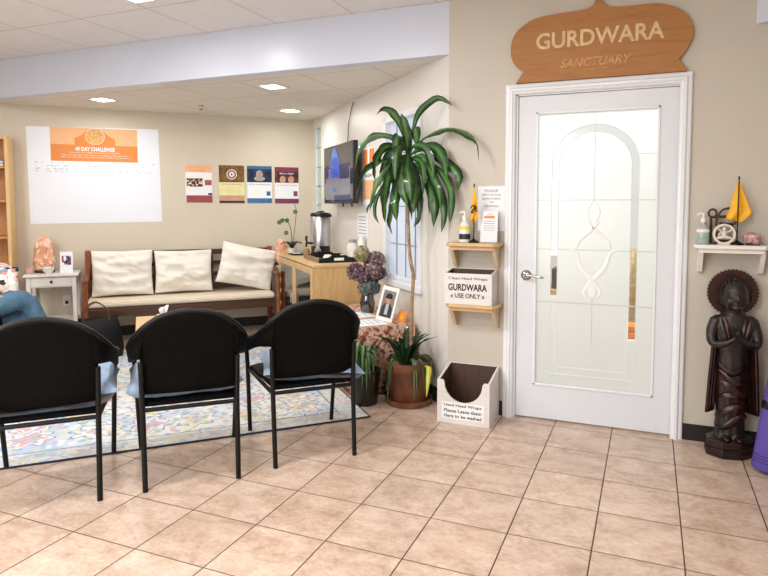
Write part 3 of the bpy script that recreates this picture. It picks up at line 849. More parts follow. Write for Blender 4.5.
b_ = MB(); b_.tube(smooth_path([Vector((.10 * math.cos(u * PI / 10), -.03, .17 + .07 * math.sin(u * PI / 10))) for u in range(11)], 20), .007, 8); b_.build('handle', mat('pink_trim', '#d8a89a', .7), tb)

# ------------------------------------------------------------------ bookcase at the far left
bc = thing('bookcase', 'tall light oak open bookcase against the wall at the left edge', 'bookcase', W(2.985, 0.005, 0), 45)
wb, db, hb = .80, .30, 2.0
b_ = MB(); b_.box(-.028, 0, -db, 0, 0, hb); b_.build('side_panel', M['bookedge'], bc, bevel=.002)
b_ = MB(); b_.box(-wb, -wb + .028, -db, 0, 0, hb); b_.build('side_panel', M['bookedge'], bc, bevel=.002)
b_ = MB(); b_.box(-wb + .028, -.028, -.012, 0, .05, hb - .03); b_.build('back_panel', M['bookwood'], bc)
for z in (0.03, .36, .71, 1.045, 1.385, 1.70, hb - .03):
    b_ = MB(); b_.box(-wb + .028, -.028, -db + .005, -.012, z, z + .022); b_.build('shelf', M['bookwood'] if z != hb - .03 else M['bookedge'], bc, bevel=.002)
bookcols = ['#e8e4da', '#2b4c7e', '#8a2f2a', '#d9cfae', '#394b3a', '#eceae6', '#5a4a68', '#c4762e']
for z, n_, x0_ in ((.733, 3, -.10), (1.722, 2, -.085)):
    for i in range(n_):
        bk = thing('book', ['white paperback lying flat on the bookcase shelf above the tote', 'pale book stacked in the bookcase above the tote', 'dark book in the bookcase near the tote'][i] if z < 1 else ['small white book lying on the upper bookcase shelf', 'cream book lying on the upper bookcase shelf beneath the white one'][i], 'book', W(2.985 + .03 + .07, .19, z + i * .026), 45, 'books lying on the bookcase shelves')
        b_ = MB(); b_.box(-.10, .06, -.10, .10, .003, .021); b_.build('page_block', M['paper'], bk)
        b_ = MB(); b_.box(-.104, .064, -.104, .10, 0, .003); b_.box(-.104, .064, -.104, .10, .021, .024); b_.box(-.107, -.104, -.104, .10, 0, .024); b_.build('cover', mat('cover', bookcols[(i * 3 + int(z * 4)) % 8], .5), bk)

# ------------------------------------------------------------------ small white tables with salt lamps
def night_table(a_r, w, d, h, label, bo=.02):
    t = thing('side_table', label, 'side table', W(a_r + w / 2, bo + d / 2, 0), 45, 'small white side tables')
    b = MB(); b.box(-w / 2 - .015, w / 2 + .015, -d / 2 - .015, d / 2, h - .022, h); b.build('table_top', M['white'], t, bevel=.003)
    for sx in (-1, 1):
        for sy in (-1, 1):
            b = MB(); b.tube([(sx * (w / 2 - .025), sy * (d / 2 - .03), h - .022), (sx * (w / 2 - .018), sy * (d / 2 - .025), 0)], [.026, .019], 4, up=(1, 1, 0)); b.build('leg', M['white'], t, smooth=False)
    b = MB(); b.box(-w / 2 + .02, w / 2 - .02, -d / 2 + .02, d / 2 - .02, h - .125, h - .022); b.build('apron', M['white'], t)
    dr = MB(); dr.box(-w / 2 + .05, w / 2 - .05, -d / 2 + .012, -d / 2 + .02, h - .115, h - .03); dro = dr.build('drawer', M['white'], t, bevel=.002)
    k_ = MB(); k_.ball((0, -d / 2 + .0, h - .072), .013); k_.build('knob', M['bronze'], dro)
    b = MB(); b.box(-w / 2 + .02, w / 2 - .02, -d / 2 + .02, d / 2 - .02, .24, .258); b.build('lower_shelf', M['white'], t)
    return t
night_table(2.445, .43, .38, .706, 'small white side table with drawer to the left of the bench')
night_table(.325, .16, .30, .70, 'narrow white side table in the corner between bench and cabinet', bo=.10)
def salt_lamp(pos, h, r, label, seed):
    t = thing('salt_lamp', label, 'lamp', pos, 45, 'pink salt crystal lamps')
    b = MB(); prof = [(r * .75, .03), (r, .06 + h * .08), (r * .95, h * .35), (r * .78, h * .6), (r * .55, h * .82), (r * .3, h * .97), (.002, h)]
    b.lathe(prof, 18, wob=.25); v0 = Vector((seed, 0, 0))
    b.v = [v + Vector((noise.noise(v * 14 + v0), noise.noise(v * 14 + v0 + Vector((5, 0, 0))), 0)) * .018 for v in b.v]
    b.build('crystal', M['salt'], t, smooth=False)
    b = MB(); b.lathe([(r * .8, 0), (r * .85, .01), (r * .8, .03)], 20); b.build('base', M['benchwood'], t)
salt_lamp(W(2.735, .18, .706), .375, .105, 'tall pink salt lamp on the white side table left of the bench', 1)
salt_lamp(W(.43, .24, .70), .29, .098, 'smaller peach salt lamp in the corner beside the cabinet', 4)
cb = thing('candle_holder', 'small pink glass candle holder on the side table', 'candle holder', W(2.855, .24, .706), 45)
b_ = MB(); b_.lathe([(.03, 0), (.038, .01), (.04, .055), (.036, .055), (.034, .012), (.0, .01)], 18); b_.build('cup', mat('pink_glass', '#d9a9a5', .25), cb)
b_ = MB(); b_.lathe([(.033, .012), (.033, .035), (.0, .036)], 14); b_.build('candle', M['white'], cb)
cb = thing('white_bowl', 'small white bowl in front of the tall salt lamp', 'bowl', W(2.69, .32, .706), 45)
b_ = MB(); b_.lathe([(.025, 0), (.045, .03), (.055, .06), (.051, .06), (.04, .03), (.0, .012)], 20); b_.build('bowl_shell', M['white'], cb)
b_ = MB(); b_.ball((0, 0, .045), (.04, .04, .012)); b_.build('contents', M['paper'], cb)
cf = thing('picture_card', 'small white card with a blue and red picture on the side table', 'card', W(2.545, .22, .706), 47)
b_ = MB(); b_.box(-.055, .055, 0, .006, 0, .20, Matrix.Rotation(R(-8), 4, 'X')); b_.build('card_sheet', M['paper'], cf)
b_ = MB(); b_.box(-.04, .04, -.0015, 0, .07, .16, Matrix.Rotation(R(-8), 4, 'X')); b_.build('picture', voro_mat('card_art', [(0, '#2d3c66'), (.3, '#e3e4ea'), (.5, '#b9404d'), (.65, '#9fb3cc'), (.85, '#20304d')], 45), cf)
b_ = MB(); b_.box(-.055, .055, -.05, 0, 0, .045); b_.build('card_base', M['paper'], cf)
wo = thing('wall_outlet', 'white wall outlet with a black plug under the side table', 'outlet', W(2.574, .002, .40), 45)
b_ = MB(); b_.box(-.035, .035, -.006, 0, -.057, .057); b_.build('cover_plate', M['white'], wo, bevel=.003)
b_ = MB(); b_.box(-.014, .014, -.03, -.006, -.035, -.005); b_.build('plug', M['blackp'], wo, bevel=.003)

# ------------------------------------------------------------------ bench with pillows
bn = thing('wooden_bench', 'dark brown wooden bench with turned arm posts against the poster wall', 'bench', W(1.452, .33, 0), 45)
hw = .935
b_ = MB()
b_.box(-hw, hw, .26, .295, .83, .885); b_.box(-hw, hw, .255, .285, .72, .76); b_.box(-hw, hw, .25, .28, .60, .64); b_.box(-hw, hw, .25, .28, .46, .52)
b_.build('backrest', M['benchwood'], bn, bevel=.005)
b_ = MB()
for i in range(13):
    x = -hw + .08 + i * (2 * hw - .16) / 12; b_.box(x - .018, x + .018, .255, .275, .5, .84)
b_.build('back_slat', M['benchwood'], bn)
b_ = MB(); b_.box(-hw + .02, hw - .06, -.21, .27, .355, .38); b_.build('seat_board', M['benchwood'], bn, bevel=.004)
b_ = MB(); b_.box(-hw + .02, hw - .06, -.22, -.195, .29, .365); b_.build('front_rail', M['benchwood'], bn, bevel=.004)
for s in (-1, 1):
    x = s * (hw - .02)
    b_ = MB(); b_.box(x - .025, x + .025, .25, .30, 0, .90); b_.build('back_post', M['turned'], bn, bevel=.006)
    prof = [(.026, 0), (.028, .05), (.02, .09), (.03, .14), (.03, .30), (.018, .33), (.03, .37), (.032, .42), (.018, .46), (.028, .50), (.022, .57), (.026, .62), (.012, .635)]
    b_ = MB(); b_.lathe(prof, 16, (x, -.215, 0)); b_.build('front_post', M['turned'], bn)
    b_ = MB(); b_.tube(smooth_path([Vector((x, .27, .70)), Vector((x, .1, .655)), Vector((x, -.1, .64)), Vector((x, -.25, .65))], 10), [(.026, .015)] * 10, 8, up=(1, 0, 0)); b_.build('arm', M['turned'], bn)
    b_ = MB(); b_.box(x - .012, x + .012, -.2, .26, .12, .16); b_.build('stretcher', M['benchwood'], bn)
pd = thing('seat_pad', 'long beige seat pad lying on the wooden bench', 'seat pad', W(1.452, .33, .381), 45)
b_ = MB(); b_.box(-.905, .875, -.225, .245, 0, .062); b_.build('pad', M['seatpad'], pd, bevel=.022, bseg=4)
b_ = MB(); b_.tube([(-.885, -.226, .031), (.855, -.226, .031)], .004, 6); b_.build('piping', M['cream'], pd)
pills = [(2.045, .22, .690, .585, .47, 8, 0, 'cream throw pillow at the left end of the bench'), (1.462, .21, .685, .585, .45, 8, 0, 'cream throw pillow in the middle of the bench'), (.82, .25, .715, .60, .46, 14, 13, 'tilted cream throw pillow at the right end of the bench')]
for i, (a, b, z, w_, h_, lean, roll, lab) in enumerate(pills):
    t = tag(empty('throw_pillow', W(a, b + .03, z - .010)), lab, 'pillow', 'cream throw pillows on the bench')
    t.rotation_mode = 'XYZ'
    t.matrix_world = Matrix.Translation(W(a, b + .03, z - .010)) @ Matrix.Rotation(R(45), 4, 'Z') @ Matrix.Rotation(R(-lean), 4, 'X') @ Matrix.Rotation(R(roll), 4, 'Y')
    weld(pillow_mb(w_, h_, .19, 11 + i * 7.3, 26, .9).build('pillow_case', M['cream'], t, sub=1))

# ------------------------------------------------------------------ handbag & coffee table
hbg = thing('handbag', 'black leather handbag with brown strap on the floor by the bench', 'handbag', W(2.235, 1.0, .009), 45 + 12)
b_ = MB(); b_.v = []; rows = []
for k_, (hw_, hd, z) in enumerate(((.19, .08, 0), (.205, .09, .08), (.19, .075, .22), (.165, .04, .33), (.16, .015, .355))):
    rows.append([(hw_ * math.copysign(abs(math.cos(q)) ** .5, math.cos(q)), hd * math.copysign(abs(math.sin(q)) ** .5, math.sin(q)), z + .012 * math.sin(3 * q) * (k_ > 2)) for q in [2 * PI * i / 20 for i in range(21)]])
b_.strip(rows); b_.add(rows[0][:-1], [tuple(range(20))]); b_.add(rows[-1][:-1], [tuple(range(20))])
weld(b_.build('bag_body', mat('black_leather', '#050608', .5, spec=.25, var=.1), hbg))
for yy in (-.03, .03):
    b_ = MB(); pts = smooth_path([Vector((-.12, yy, .31)), Vector((-.115, yy - .02, .43)), Vector((-.02, yy - .03, .50)), Vector((.075, yy - .02, .42)), Vector((.085, yy, .31))], 18)
    b_.tube(pts, .006, 8); b_.build('strap', mat('brown_leather', '#5a3a28', .5), hbg)
ct = thing('coffee_table', 'low light wood table half hidden behind the middle armchair', 'coffee table', W(1.60, 1.95, .009), 45)
b_ = MB(); b_.box(-.32, .32, -.36, .36, .415, .441); b_.build('table_top', M['oak_top'], ct, bevel=.004)
for sx in (-1, 1):
    for sy in (-1, 1):
        b_ = MB(); b_.box(sx * .28 - .02, sx * .28 + .02, sy * .32 - .02, sy * .32 + .02, 0, .415); b_.build('leg', M['oak'], ct)
b_ = MB(); b_.box(-.28, .28, -.32, .32, .36, .415); b_.build('apron', M['oak'], ct)
tx = thing('tissue_box', 'tissue box with white tissue on the low wood table', 'tissue box', W(1.715, 1.75, .451), 45)
b_ = MB(); b_.box(-.05, .05, -.05, .05, 0, .03); b_.build('carton', mat('grey_carton', '#cfc8be', .7), tx, bevel=.003)
b_ = MB(); rows = []
for i in range(9):
    x = -.035 + .07 * i / 8; rows.append([(x * .5, .01 * math.sin(i * 1.7), .03), (x, .018 * math.sin(i * 1.5), .07), (x * .9 + .01, .02 * math.sin(i * 1.2 + 1), .085 + .025 * i / 8)])
b_.strip(rows); b_.build('tissue', M['paper'], tx, solid=.002)

# ------------------------------------------------------------------ posters and chart on the back wall
def flat(parent, name, x0, x1, z0, z1, m, y=0, t=.0006):
    b = MB(); b.box(x0, x1, y - t, y, z0, z1); return b.build(name, m, parent, smooth=False)
ch = thing('wall_chart', 'large white paper chart with orange heading hung on the back wall', 'chart', W(2.875, .002, 0), 45)
def chart():
    m, t, b = nt_new('chart_grid_paper'); k = N(t); co = k.obj(); sp_ = k.n('ShaderNodeSeparateXYZ'); k.link(co, sp_.inputs[0])
    def ln(o, step, w):
        f = k.math('FRACT', k.math('MULTIPLY', o, 1 / step)); return k.math('LESS_THAN', f, w)
    g = k.math('MAXIMUM', ln(sp_.outputs[0], .029, .08), ln(sp_.outputs[2], .024, .08))
    below = k.math('LESS_THAN', sp_.outputs[2], 1.74)
    k.link(k.mix(k.math('MULTIPLY', k.math('MULTIPLY', g, below), .35), lin('#e9edf6'), lin('#b8c2d6')), b.inputs['Base Color']); b.inputs['Roughness'].default_value = .7
    return m
cpm = chart()
b_ = MB(); b_.add([(0, -.001, 2.130), (1.205, -.001, 2.152), (1.222, -.001, 1.186), (.008, -.001, 1.172), (0, 0, 2.130), (1.205, 0, 2.152), (1.222, 0, 1.186), (.008, 0, 1.172)], [(0, 1, 2, 3), (7, 6, 5, 4), (0, 4, 5, 1), (1, 5, 6, 2), (2, 6, 7, 3), (3, 7, 4, 0)]); b_.build('chart_sheet', cpm, ch, smooth=False)
hd = flat(ch, 'heading_panel', .205, 1.0, 1.80, 2.135, M['orange'], -.001)
flat(ch, 'heading_sky', .205, 1.0, 1.965, 2.135, M['peach'], -.0016)
b_ = MB(); b_.prism([(.42, 1.96), (.79, 1.96), (.79, 2.03), (.73, 2.06), (.69, 2.10), (.605, 2.132), (.52, 2.10), (.48, 2.06), (.42, 2.03)], -.0030, -.0022); b_.build('dome_shape', M['orange'], ch, smooth=False)
b_ = MB(); b_.prism([(.605 + .085 * math.cos(q), 2.055 + (.085 if math.sin(q) < 0 else .075) * math.sin(q)) for q in [2 * PI * i / 24 for i in range(24)]], -.0038, -.0030); b_.build('hand_emblem', mat('tan_print', '#e6b26f', .7, var=.25, scale=60), ch, smooth=False)
b_ = MB(); b_.tube([(.605 + .088 * math.cos(2 * PI * i / 24), -.0035, 2.052 + .08 * math.sin(2 * PI * i / 24)) for i in range(25)], .002, 5); b_.build('emblem_ring', M['paper'], ch)
text('40 DAY CHALLENGE', .36, .042, M['paper'], ch, .605, 1.925, -.0024, bold=.03)
for i, (w_, z) in enumerate(((.46, 1.888), (.60, 1.862), (.62, 1.84))):
    text(('Commit to a daily practice of forty days', 'One practice each day brings a new habit to life and heart', 'Mark the chart for every day you have finished the practice')[i], w_, .013, M['paper'], ch, .605, z, -.0024)
b_ = MB()
for i in range(90):
    x = .05 + rnd.random() * 1.13; z = rnd.choice((1.775, 1.745, 1.715, 1.69)) + rnd.random() * .008
    if x > .35 and rnd.random() < .3: continue
    b_.box(x, x + .008 + rnd.random() * .02, -.0018, -.001, z, z + .004)
b_.build('handwriting', mat('soft_pen', '#8f95a3', .8), ch, smooth=False)

def poster(a_l, a_r, z0, z1, label, parts):
    t = thing('poster', label, 'poster', W(a_l, .002, z0), 45, 'event posters on the back wall')
    w, h = a_l - a_r, z1 - z0
    flat(t, 'paper_sheet', 0, w, 0, h, M['paper'], 0, .001)
    for i, (nm, x0, x1, y0, y1, m_) in enumerate(parts): flat(t, nm, x0 * w, x1 * w, y0 * h, y1 * h, m_, -.0012 - .0003 * i)
    return t, w, h
crowd = voro_mat('crowd_print', [(0, '#3a2a2c'), (.3, '#c49a80'), (.5, '#6d3b3e'), (.7, '#e0cbb8'), (.85, '#2a1c20')], 60)
p1, w, h = poster(1.41, 1.135, 1.388, 1.795, 'white poster with orange header and small crowd photo, first of four', [('header_band', 0, 1, .80, 1, M['peach']), ('photo_block', .04, .65, .42, .64, crowd), ('small_photo', .72, .98, .46, .60, mat('dusty_rose', '#a8595e', .7, var=.2, scale=40)), ('footer_band', .02, 1, 0, .19, mat('brick_red_print', '#9c4a4c', .7, var=.15, scale=30)), ('mark', .84, .99, .20, .25, M['ink'])])
text('SACRED GATHERING', w * .7, .014, M['signcarve'], p1, w / 2, h * .93, -.003); text('JOURNEY TOGETHER', w * .5, .014, M['orange'], p1, w / 2, h * .85, -.003)
p2, w, h = poster(1.062, .790, 1.383, 1.797, 'poster with brown mandala photo above yellow text area', [('photo_block', 0, 1, .55, 1, patch_mat('brown_photo', [(.35, '#5a3d22'), (.6, '#8a6436')], 20)), ('text_field', 0, 1, .20, .55, mat('pale_yellow_print', '#e7dfa6', .7)), ('lower_band', 0, 1, .04, .20, mat('tan_band', '#c79a80', .7, var=.1)), ('footer_band', 0, 1, 0, .06, M['bronze'])])
for r_, m_, yy in ((.055, M['paper'], .0030), (.046, M['ink'], .0036), (.034, M['peach'], .0042), (.024, M['paper'], .0048), (.01, M['ink'], .0054)):
    b_ = MB(); b_.tube([(w / 2, -yy - .0005, h * .76), (w / 2, -yy, h * .76)], r_, 24); b_.build('mandala_ring', m_, p2, smooth=False)
text('SOUND HEALING', w * .8, .012, M['greyink'], p2, w / 2, h * .50, -.004)
p3, w, h = poster(.760, .485, 1.383, 1.797, 'poster with dark blue smiling figure photo and blue footer', [('photo_block', 0, 1, .56, 1, patch_mat('navy_photo', [(.4, '#131a33'), (.65, '#26456e')], 14)), ('header_band', 0, 1, .92, 1, mat('teal_print', '#2f6c8c', .7)), ('footer_band', 0, 1, 0, .13, mat('blue_print', '#3f78a8', .7, var=.2, scale=30)), ('mark', .78, .94, .20, .32, mat('blue_mark', '#3a6aa0', .7))])
for x, z, rx_, rz_ in ((.5, .78, .038, .045), (.5, .66, .06, .028)):
    b_ = MB(); b_.prism([(x * w + rx_ * math.cos(2 * PI * i / 18), z * h + rz_ * math.sin(2 * PI * i / 18)) for i in range(18)], -.0032, -.0026); b_.build('figure_print', mat('pale_print', '#b9a9a4', .7, var=.35, scale=50), p3, smooth=False)
text('KIRTAN AND MEDITATION', w * .85, .011, M['greyink'], p3, w / 2, h * .50, -.004)
p4, w, h = poster(.452, .178, 1.380, 1.790, 'poster with maroon header and two faces, last before the corner', [('photo_block', 0, 1, .57, 1, patch_mat('maroon_photo', [(.4, '#3a1a20'), (.6, '#7a3f3e')], 14)), ('header_band', 0, 1, .88, 1, mat('plum_print', '#7a2f4a', .7)), ('footer_band', 0, 1, 0, .13, mat('plum_footer', '#7c3a5c', .7, var=.2, scale=30)), ('mark', .78, .95, .20, .34, mat('plum_mark', '#8c3f58', .7))])
for x in (.33, .68):
    b_ = MB(); b_.prism([(x * w + .034 * math.cos(2 * PI * i / 18), .66 * h + .04 * math.sin(2 * PI * i / 18)) for i in range(18)], -.0032, -.0026); b_.build('face_print', mat('warm_face_print', '#cf9d84', .7, var=.25, scale=40), p4, smooth=False)
text('Mantra Night', w * .6, .022, M['paper'], p4, w / 2, h * .82, -.004, shear=.2); text('AN EVENING OF CHANTING', w * .85, .011, M['greyink'], p4, w / 2, h * .50, -.004)

# ------------------------------------------------------------------ side wall: glass blocks, television, window, papers
gb = struct(empty('window_1', W(0, 0, 0), -45))
gm = mat('green_glass_block', '#b9d3c4', .12, var=.12, scale=20, coat=.5)
b_ = MB()
for i in range(5): b_.box(.117, .327, .015, .07, 1.16 + i * .2155, 1.16 + i * .2155 + .205)
b_.build('glass_block_stack', gm, gb, bevel=.012)
b_ = MB()
b_.box(.107, .117, 0, .08, 1.15, 2.236); b_.box(.327, .337, 0, .08, 1.15, 2.236)
for i in range(6): b_.box(.107, .337, .004, .08, 1.15 + i * .2155, 1.16 + i * .2155)
b_.build('window_frame', M['white_trim'], gb, smooth=False)
wn_ = struct(empty('window_2', W(0, 0, 0), -45))
pane = frosted('window_pane', '#e4e8ee', .1, .6)
b_ = MB()
b_.box(2.25, 2.31, -.015, .03, .74, 2.07); b_.box(2.93, 2.99, -.015, .03, .74, 2.07); b_.box(2.25, 2.99, -.015, .03, 2.02, 2.07); b_.box(2.31, 2.93, .0, .03, .77, .80)
b_.build('window_frame', M['white_trim'], wn_, smooth=False, bevel=.003)
b_ = MB(); b_.box(2.31, 2.93, .035, .04, .80, 2.02); b_.build('pane', pane, wn_, smooth=False)
b_ = MB()
for x in (2.44, 2.62, 2.80): b_.box(x - .005, x + .005, .028, .035, .80, 2.02)
for z in (1.05, 1.35, 1.75): b_.box(2.31, 2.93, .028, .035, z - .004, z + .004)
b_.build('glazing_bar', mat('grey_lead', '#8b94a3', .5), wn_, smooth=False)
b_ = MB(); b_.box(2.27, 3.0, -.03, 0, .715, .765); b_.build('window_sill', M['white_trim'], wn_, bevel=.006)
# daylight boxes behind both openings
for (s0, s1, z0, z1, e) in ((.0, .5, 1.0, 2.4, 3.2), (2.1, 3.1, .6, 2.2, 11)):
    L_ = bpy.data.lights.new('window_daylight', 'AREA'); L_.shape = 'RECTANGLE'; L_.size = s1 - s0; L_.size_y = z1 - z0; L_.energy = e; L_.color = (.85, .92, 1)
    o = bpy.data.objects.new('window_daylight', L_); COL.objects.link(o)
    o.location = W(-.35, (s0 + s1) / 2, (z0 + z1) / 2); o.rotation_euler = Vector((-S, -S, 0)).to_track_quat('-Z', 'Y').to_euler()

tv = thing('television', 'wall-mounted black flat screen television showing a blue poster reflection', 'television', W(0, 1.335, 1.655), -45)
def screen_mat():
    m, t, b = nt_new('dark_glossy_screen'); b.inputs['Roughness'].default_value = .06
    k = N(t); nz = k.noise(k.obj(), 3, 2); k.link(k.ramp(nz.outputs[0], [(.3, '#25262c'), (.7, '#3a3c44')]), b.inputs['Base Color'])
    b.inputs['Specular IOR Level'].default_value = .8
    return m
b_ = MB(); b_.box(-.47, .47, -.12, -.075, -.28, .28); b_.build('bezel', M['blackp'], tv, bevel=.005)
b_ = MB(); b_.box(-.455, .455, -.1215, -.12, -.265, .268); b_.build('screen', screen_mat(), tv, smooth=False)
b_ = MB(); b_.box(-.16, .16, -.075, -.0, -.12, .12); b_.build('wall_mount', M['black'], tv)
for x in (.1, .36):
    b_ = MB(); b_.tube([(x, -.1, -.28), (x + .01, -.1, -.31)], .008, 8); b_.build('port_nub', M['blackp'], tv)
cl = mat('tv_reflection_print', '#e3e2ea', .5)  # poster reflection painted onto the screen as faintly glowing colour patches
flat(tv, 'reflected_sheet', -.40, .38, -.245, .06, mat('reflection_white', '#7b7e8c', .3, var=.1, emit=.03), -.122, .0006)
flat(tv, 'reflected_picture', -.43, -.30, -.03, .10, mat('reflection_purple', '#3d2a66', .3, var=.3, emit=.08), -.1232, .0006)
flat(tv, 'reflected_picture', -.22, .06, -.03, .16, mat('reflection_blue', '#2a55c8', .3, var=.4, scale=20, emit=.22), -.1232, .0006)
flat(tv, 'reflected_picture', .07, .36, -.05, .09, mat('reflection_navy', '#262a5c', .3, var=.4, scale=20, emit=.08), -.1232, .0006)
b_ = MB(); b_.prism([(-.20, .16), (.02, .16), (-.04, .24), (-.10, .262), (-.15, .24)], -.1236, -.123); b_.build('reflected_picture', mat('reflection_azure', '#4f7fd8', .3, var=.3, emit=.15), tv, smooth=False)
flat(tv, 'reflected_mark', -.16, -.04, -.17, -.12, mat('reflection_mark', '#2f62a8', .3, emit=.1), -.1232, .0006)
flat(tv, 'reflected_footer', -.10, .38, -.245, -.20, mat('reflection_footer', '#23345a', .3, emit=.05), -.1232, .0006)
cbm = thing('cable', 'thin black cable hanging from the ceiling down to the television', 'cable', W(.012, 0, 0), -45)
b_ = MB(); b_.tube(smooth_path([Vector((1.50, 0, 2.33)), Vector((1.42, 0, 2.24)), Vector((1.34, 0, 2.12)), Vector((1.33, 0, 2.03)), Vector((1.39, -.03, 1.90)), Vector((1.39, -.03, 1.86))], 20), .004, 6); b_.build('cord', M['blackp'], cbm)
b_ = MB(); b_.lathe([(.022, -.012), (.022, 0)], 14, (1.50, 0, 2.331)); b_.build('ceiling_grommet', M['white'], cbm)
pb = thing('notice_sheet', 'orange and white notice taped to the side wall behind the leaves', 'notice', W(.002, 1.73, 1.36), -45)
flat(pb, 'paper_sheet', 0, .31, 0, .50, M['paper'], 0, .001)
flat(pb, 'heading_panel', .01, .12, .29, .49, M['orange'], -.0012); flat(pb, 'heading_panel', .17, .29, .33, .49, M['orange'], -.0012); flat(pb, 'lower_panel', .02, .28, .05, .22, M['peach'], -.0012)
text('40 DAY', .2, .03, M['ink'], pb, .155, .26, -.002)
pb = thing('printed_list', 'white printed list taped on the side wall below the television', 'notice', W(.002, 1.57, 1.07), -45)
flat(pb, 'paper_sheet', 0, .28, 0, .22, M['paper'], 0, .001)
for i in range(6): flat(pb, 'printed_line', .03, .24, .03 + i * .03, .036 + i * .03, M['greyink'], -.0012)

# ------------------------------------------------------------------ oak cabinet and coffee station
cab = thing('oak_cabinet', 'light oak cabinet with glass doors standing by the side wall', 'cabinet', W(0.012, 1.185, 0), -45)
# local x runs along the wall (b), y out of the wall is negative
x0, x1, y0, y1, hc = -.685, .685, -.49, 0, .85
b_ = MB(); b_.box(x0 - .01, x1 + .01, y0 - .01, y1, hc - .028, hc); b_.build('cabinet_top', M['oak_top'], cab, bevel=.003)
b_ = MB(); b_.box(x1 - .022, x1, y0, y1, 0, hc - .028); b_.build('side_panel', M['oak'], cab)
b_ = MB(); b_.box(x0, x0 + .022, y0, y1, 0, hc - .028); b_.build('side_panel', M['oak'], cab)
b_ = MB(); b_.box(x0, x1, y1 - .012, y1, .05, hc - .028); b_.build('back_panel', M['oak'], cab)
b_ = MB(); b_.box(x0 + .022, x1 - .022, y0 + .02, y1 - .012, .05, .07); b_.box(-.011, .011, y0 + .02, y1 - .012, .07, hc - .028); b_.build('carcass', M['oak'], cab)
for z in (.32, .57):
    b_ = MB(); b_.box(x0 + .022, x1 - .022, y0 + .03, y1 - .012, z, z + .018); b_.build('shelf', M['white'], cab)
for i in range(2):
    a, b = (x0 + .004, -.004) if i == 0 else (.004, x1 - .004)
    d_ = MB(); f_ = .055
    for (q, r_, u, v) in ((a, a + f_, .05, hc - .035), (b - f_, b, .05, hc - .035), (a + f_, b - f_, .05, .05 + f_), (a + f_, b - f_, hc - .035 - f_, hc - .035)): d_.box(q, r_, y0 - .02, y0 - .001, u, v)
    do = d_.build('door', M['oak'], cab, bevel=.003)
    g_ = MB(); g_.box(a + f_, b - f_, y0 - .012, y0 - .008, .05 + f_, hc - .035 - f_); g_.build('glass_panel', M['glass_dark'], do)
    g_ = MB(); g_.tube([((b - .03) if i == 0 else (a + .03), y0 - .04, .42), ((b - .03) if i == 0 else (a + .03), y0 - .04, .52)], .006, 8); g_.build('handle', M['steel'], do)
for i, (xx, z, h_, c_) in enumerate(((.45, .588, .16, 'tall white paper towel roll behind the cabinet glass'), (.25, .588, .13, 'shorter white paper roll behind the cabinet glass'))):
    t = thing('paper_roll', c_, 'paper roll', cab.matrix_basis @ Vector((xx, -.30, z)) if False else W(.31, 1.185 + xx, z), -45, 'paper rolls in the cabinet')
    b_ = MB(); b_.lathe([(.02, 0), (.065, 0), (.065, h_), (.02, h_), (.02, 0)], 20); b_.build('roll', M['paper'], t)
    b_ = MB(); b_.lathe([(.019, 0), (.019, h_ + .002), (.016, h_ + .002), (.016, 0)], 14); b_.build('core_tube', mat('cardboard', '#a98660', .8), t)

ur = thing('coffee_urn', 'tall stainless steel coffee urn with black lid on the oak cabinet', 'coffee urn', W(.18, .93, .85), 45)
b_ = MB(); b_.lathe([(.088, 0), (.092, .01), (.092, .085), (.084, .09)], 28); b_.build('base', M['blackp'], ur)
b_ = MB(); b_.lathe([(.096, .09), (.098, .10), (.098, .355), (.094, .36)], 32); b_.build('body', M['steel'], ur)
b_ = MB(); b_.lathe([(.100, .36), (.102, .375), (.092, .39), (.04, .398), (.03, .41), (.0, .412)], 28); b_.box(-.03, .08, -.112, -.05, .355, .38); b_.build('lid', M['blackp'], ur, bevel=.004); ur.scale = (1.04, 1.04, 1.1)
b_ = MB(); b_.tube([(-.09, -.03, .115), (-.14, -.045, .12), (-.155, -.05, .12), (-.158, -.05, .08)], .01, 8); b_.tube([(-.15, -.05, .12), (-.158, -.052, .16), (-.15, -.052, .185)], [.008, .012, .013], 8); b_.build('spigot', M['blackp'], ur)

tr = thing('serving_tray', 'black serving tray with a white label on the oak cabinet', 'tray', W(.25, 1.53, .851), -45)
b_ = MB(); b_.box(-.24, .24, -.17, .17, 0, .012); b_.build('tray_base', M['blackp'], tr)
b_ = MB()
b_.box(-.24, .24, -.182, -.17, 0, .045); b_.box(-.24, .24, .17, .182, 0, .045)
for s in (-1, 1): b_.prism([(s * .24, 0)], 0, 0) if False else None
b_.build('tray_side', wood('tray_wood', '#8a7350', '#6c5738', 'X'), tr, bevel=.003)
for s in (-1, 1):
    b_ = MB(); pts = [(-.182, 0), (.182, 0), (.182, .04), (.10, .045), (.06, .065), (-.06, .065), (-.10, .045), (-.182, .04)]
    vs = [(s * .24 + q, y, z) for q in (0, s * .012) for y, z in pts]
    b_.add(vs, [tuple(range(8)), tuple(reversed(range(8, 16)))] + [(i, (i + 1) % 8, 8 + (i + 1) % 8, 8 + i) for i in range(8)]); b_.build('tray_end', M['blackp'], tr, smooth=False)
b_ = MB(); b_.box(.2525, .2535, -.045, .045, .018, .042); b_.build('label_plate', M['paper'], tr)
def cup(a, b, z, label, flip=False, r=.035, h=.05):
    t = thing('teacup', label, 'cup', W(a, b, z), rnd.random() * 90, 'white cups on the tray')
    p_ = [(r * .65, 0), (r * .95, h * .4), (r, h), (r * .93, h), (r * .85, h * .4), (0, .006)]
    if flip: p_ = [(q, h - zz) for q, zz in p_]
    b = MB(); b.lathe(p_, 20); b.build('cup_body', M['white'], t)
    b = MB(); b.tube([(r * .9 + .02 * math.sin(PI * i / 8), 0, h * .25 + h * .55 * i / 8) for i in range(9)], .004, 6); b.build('handle', M['white'], t)
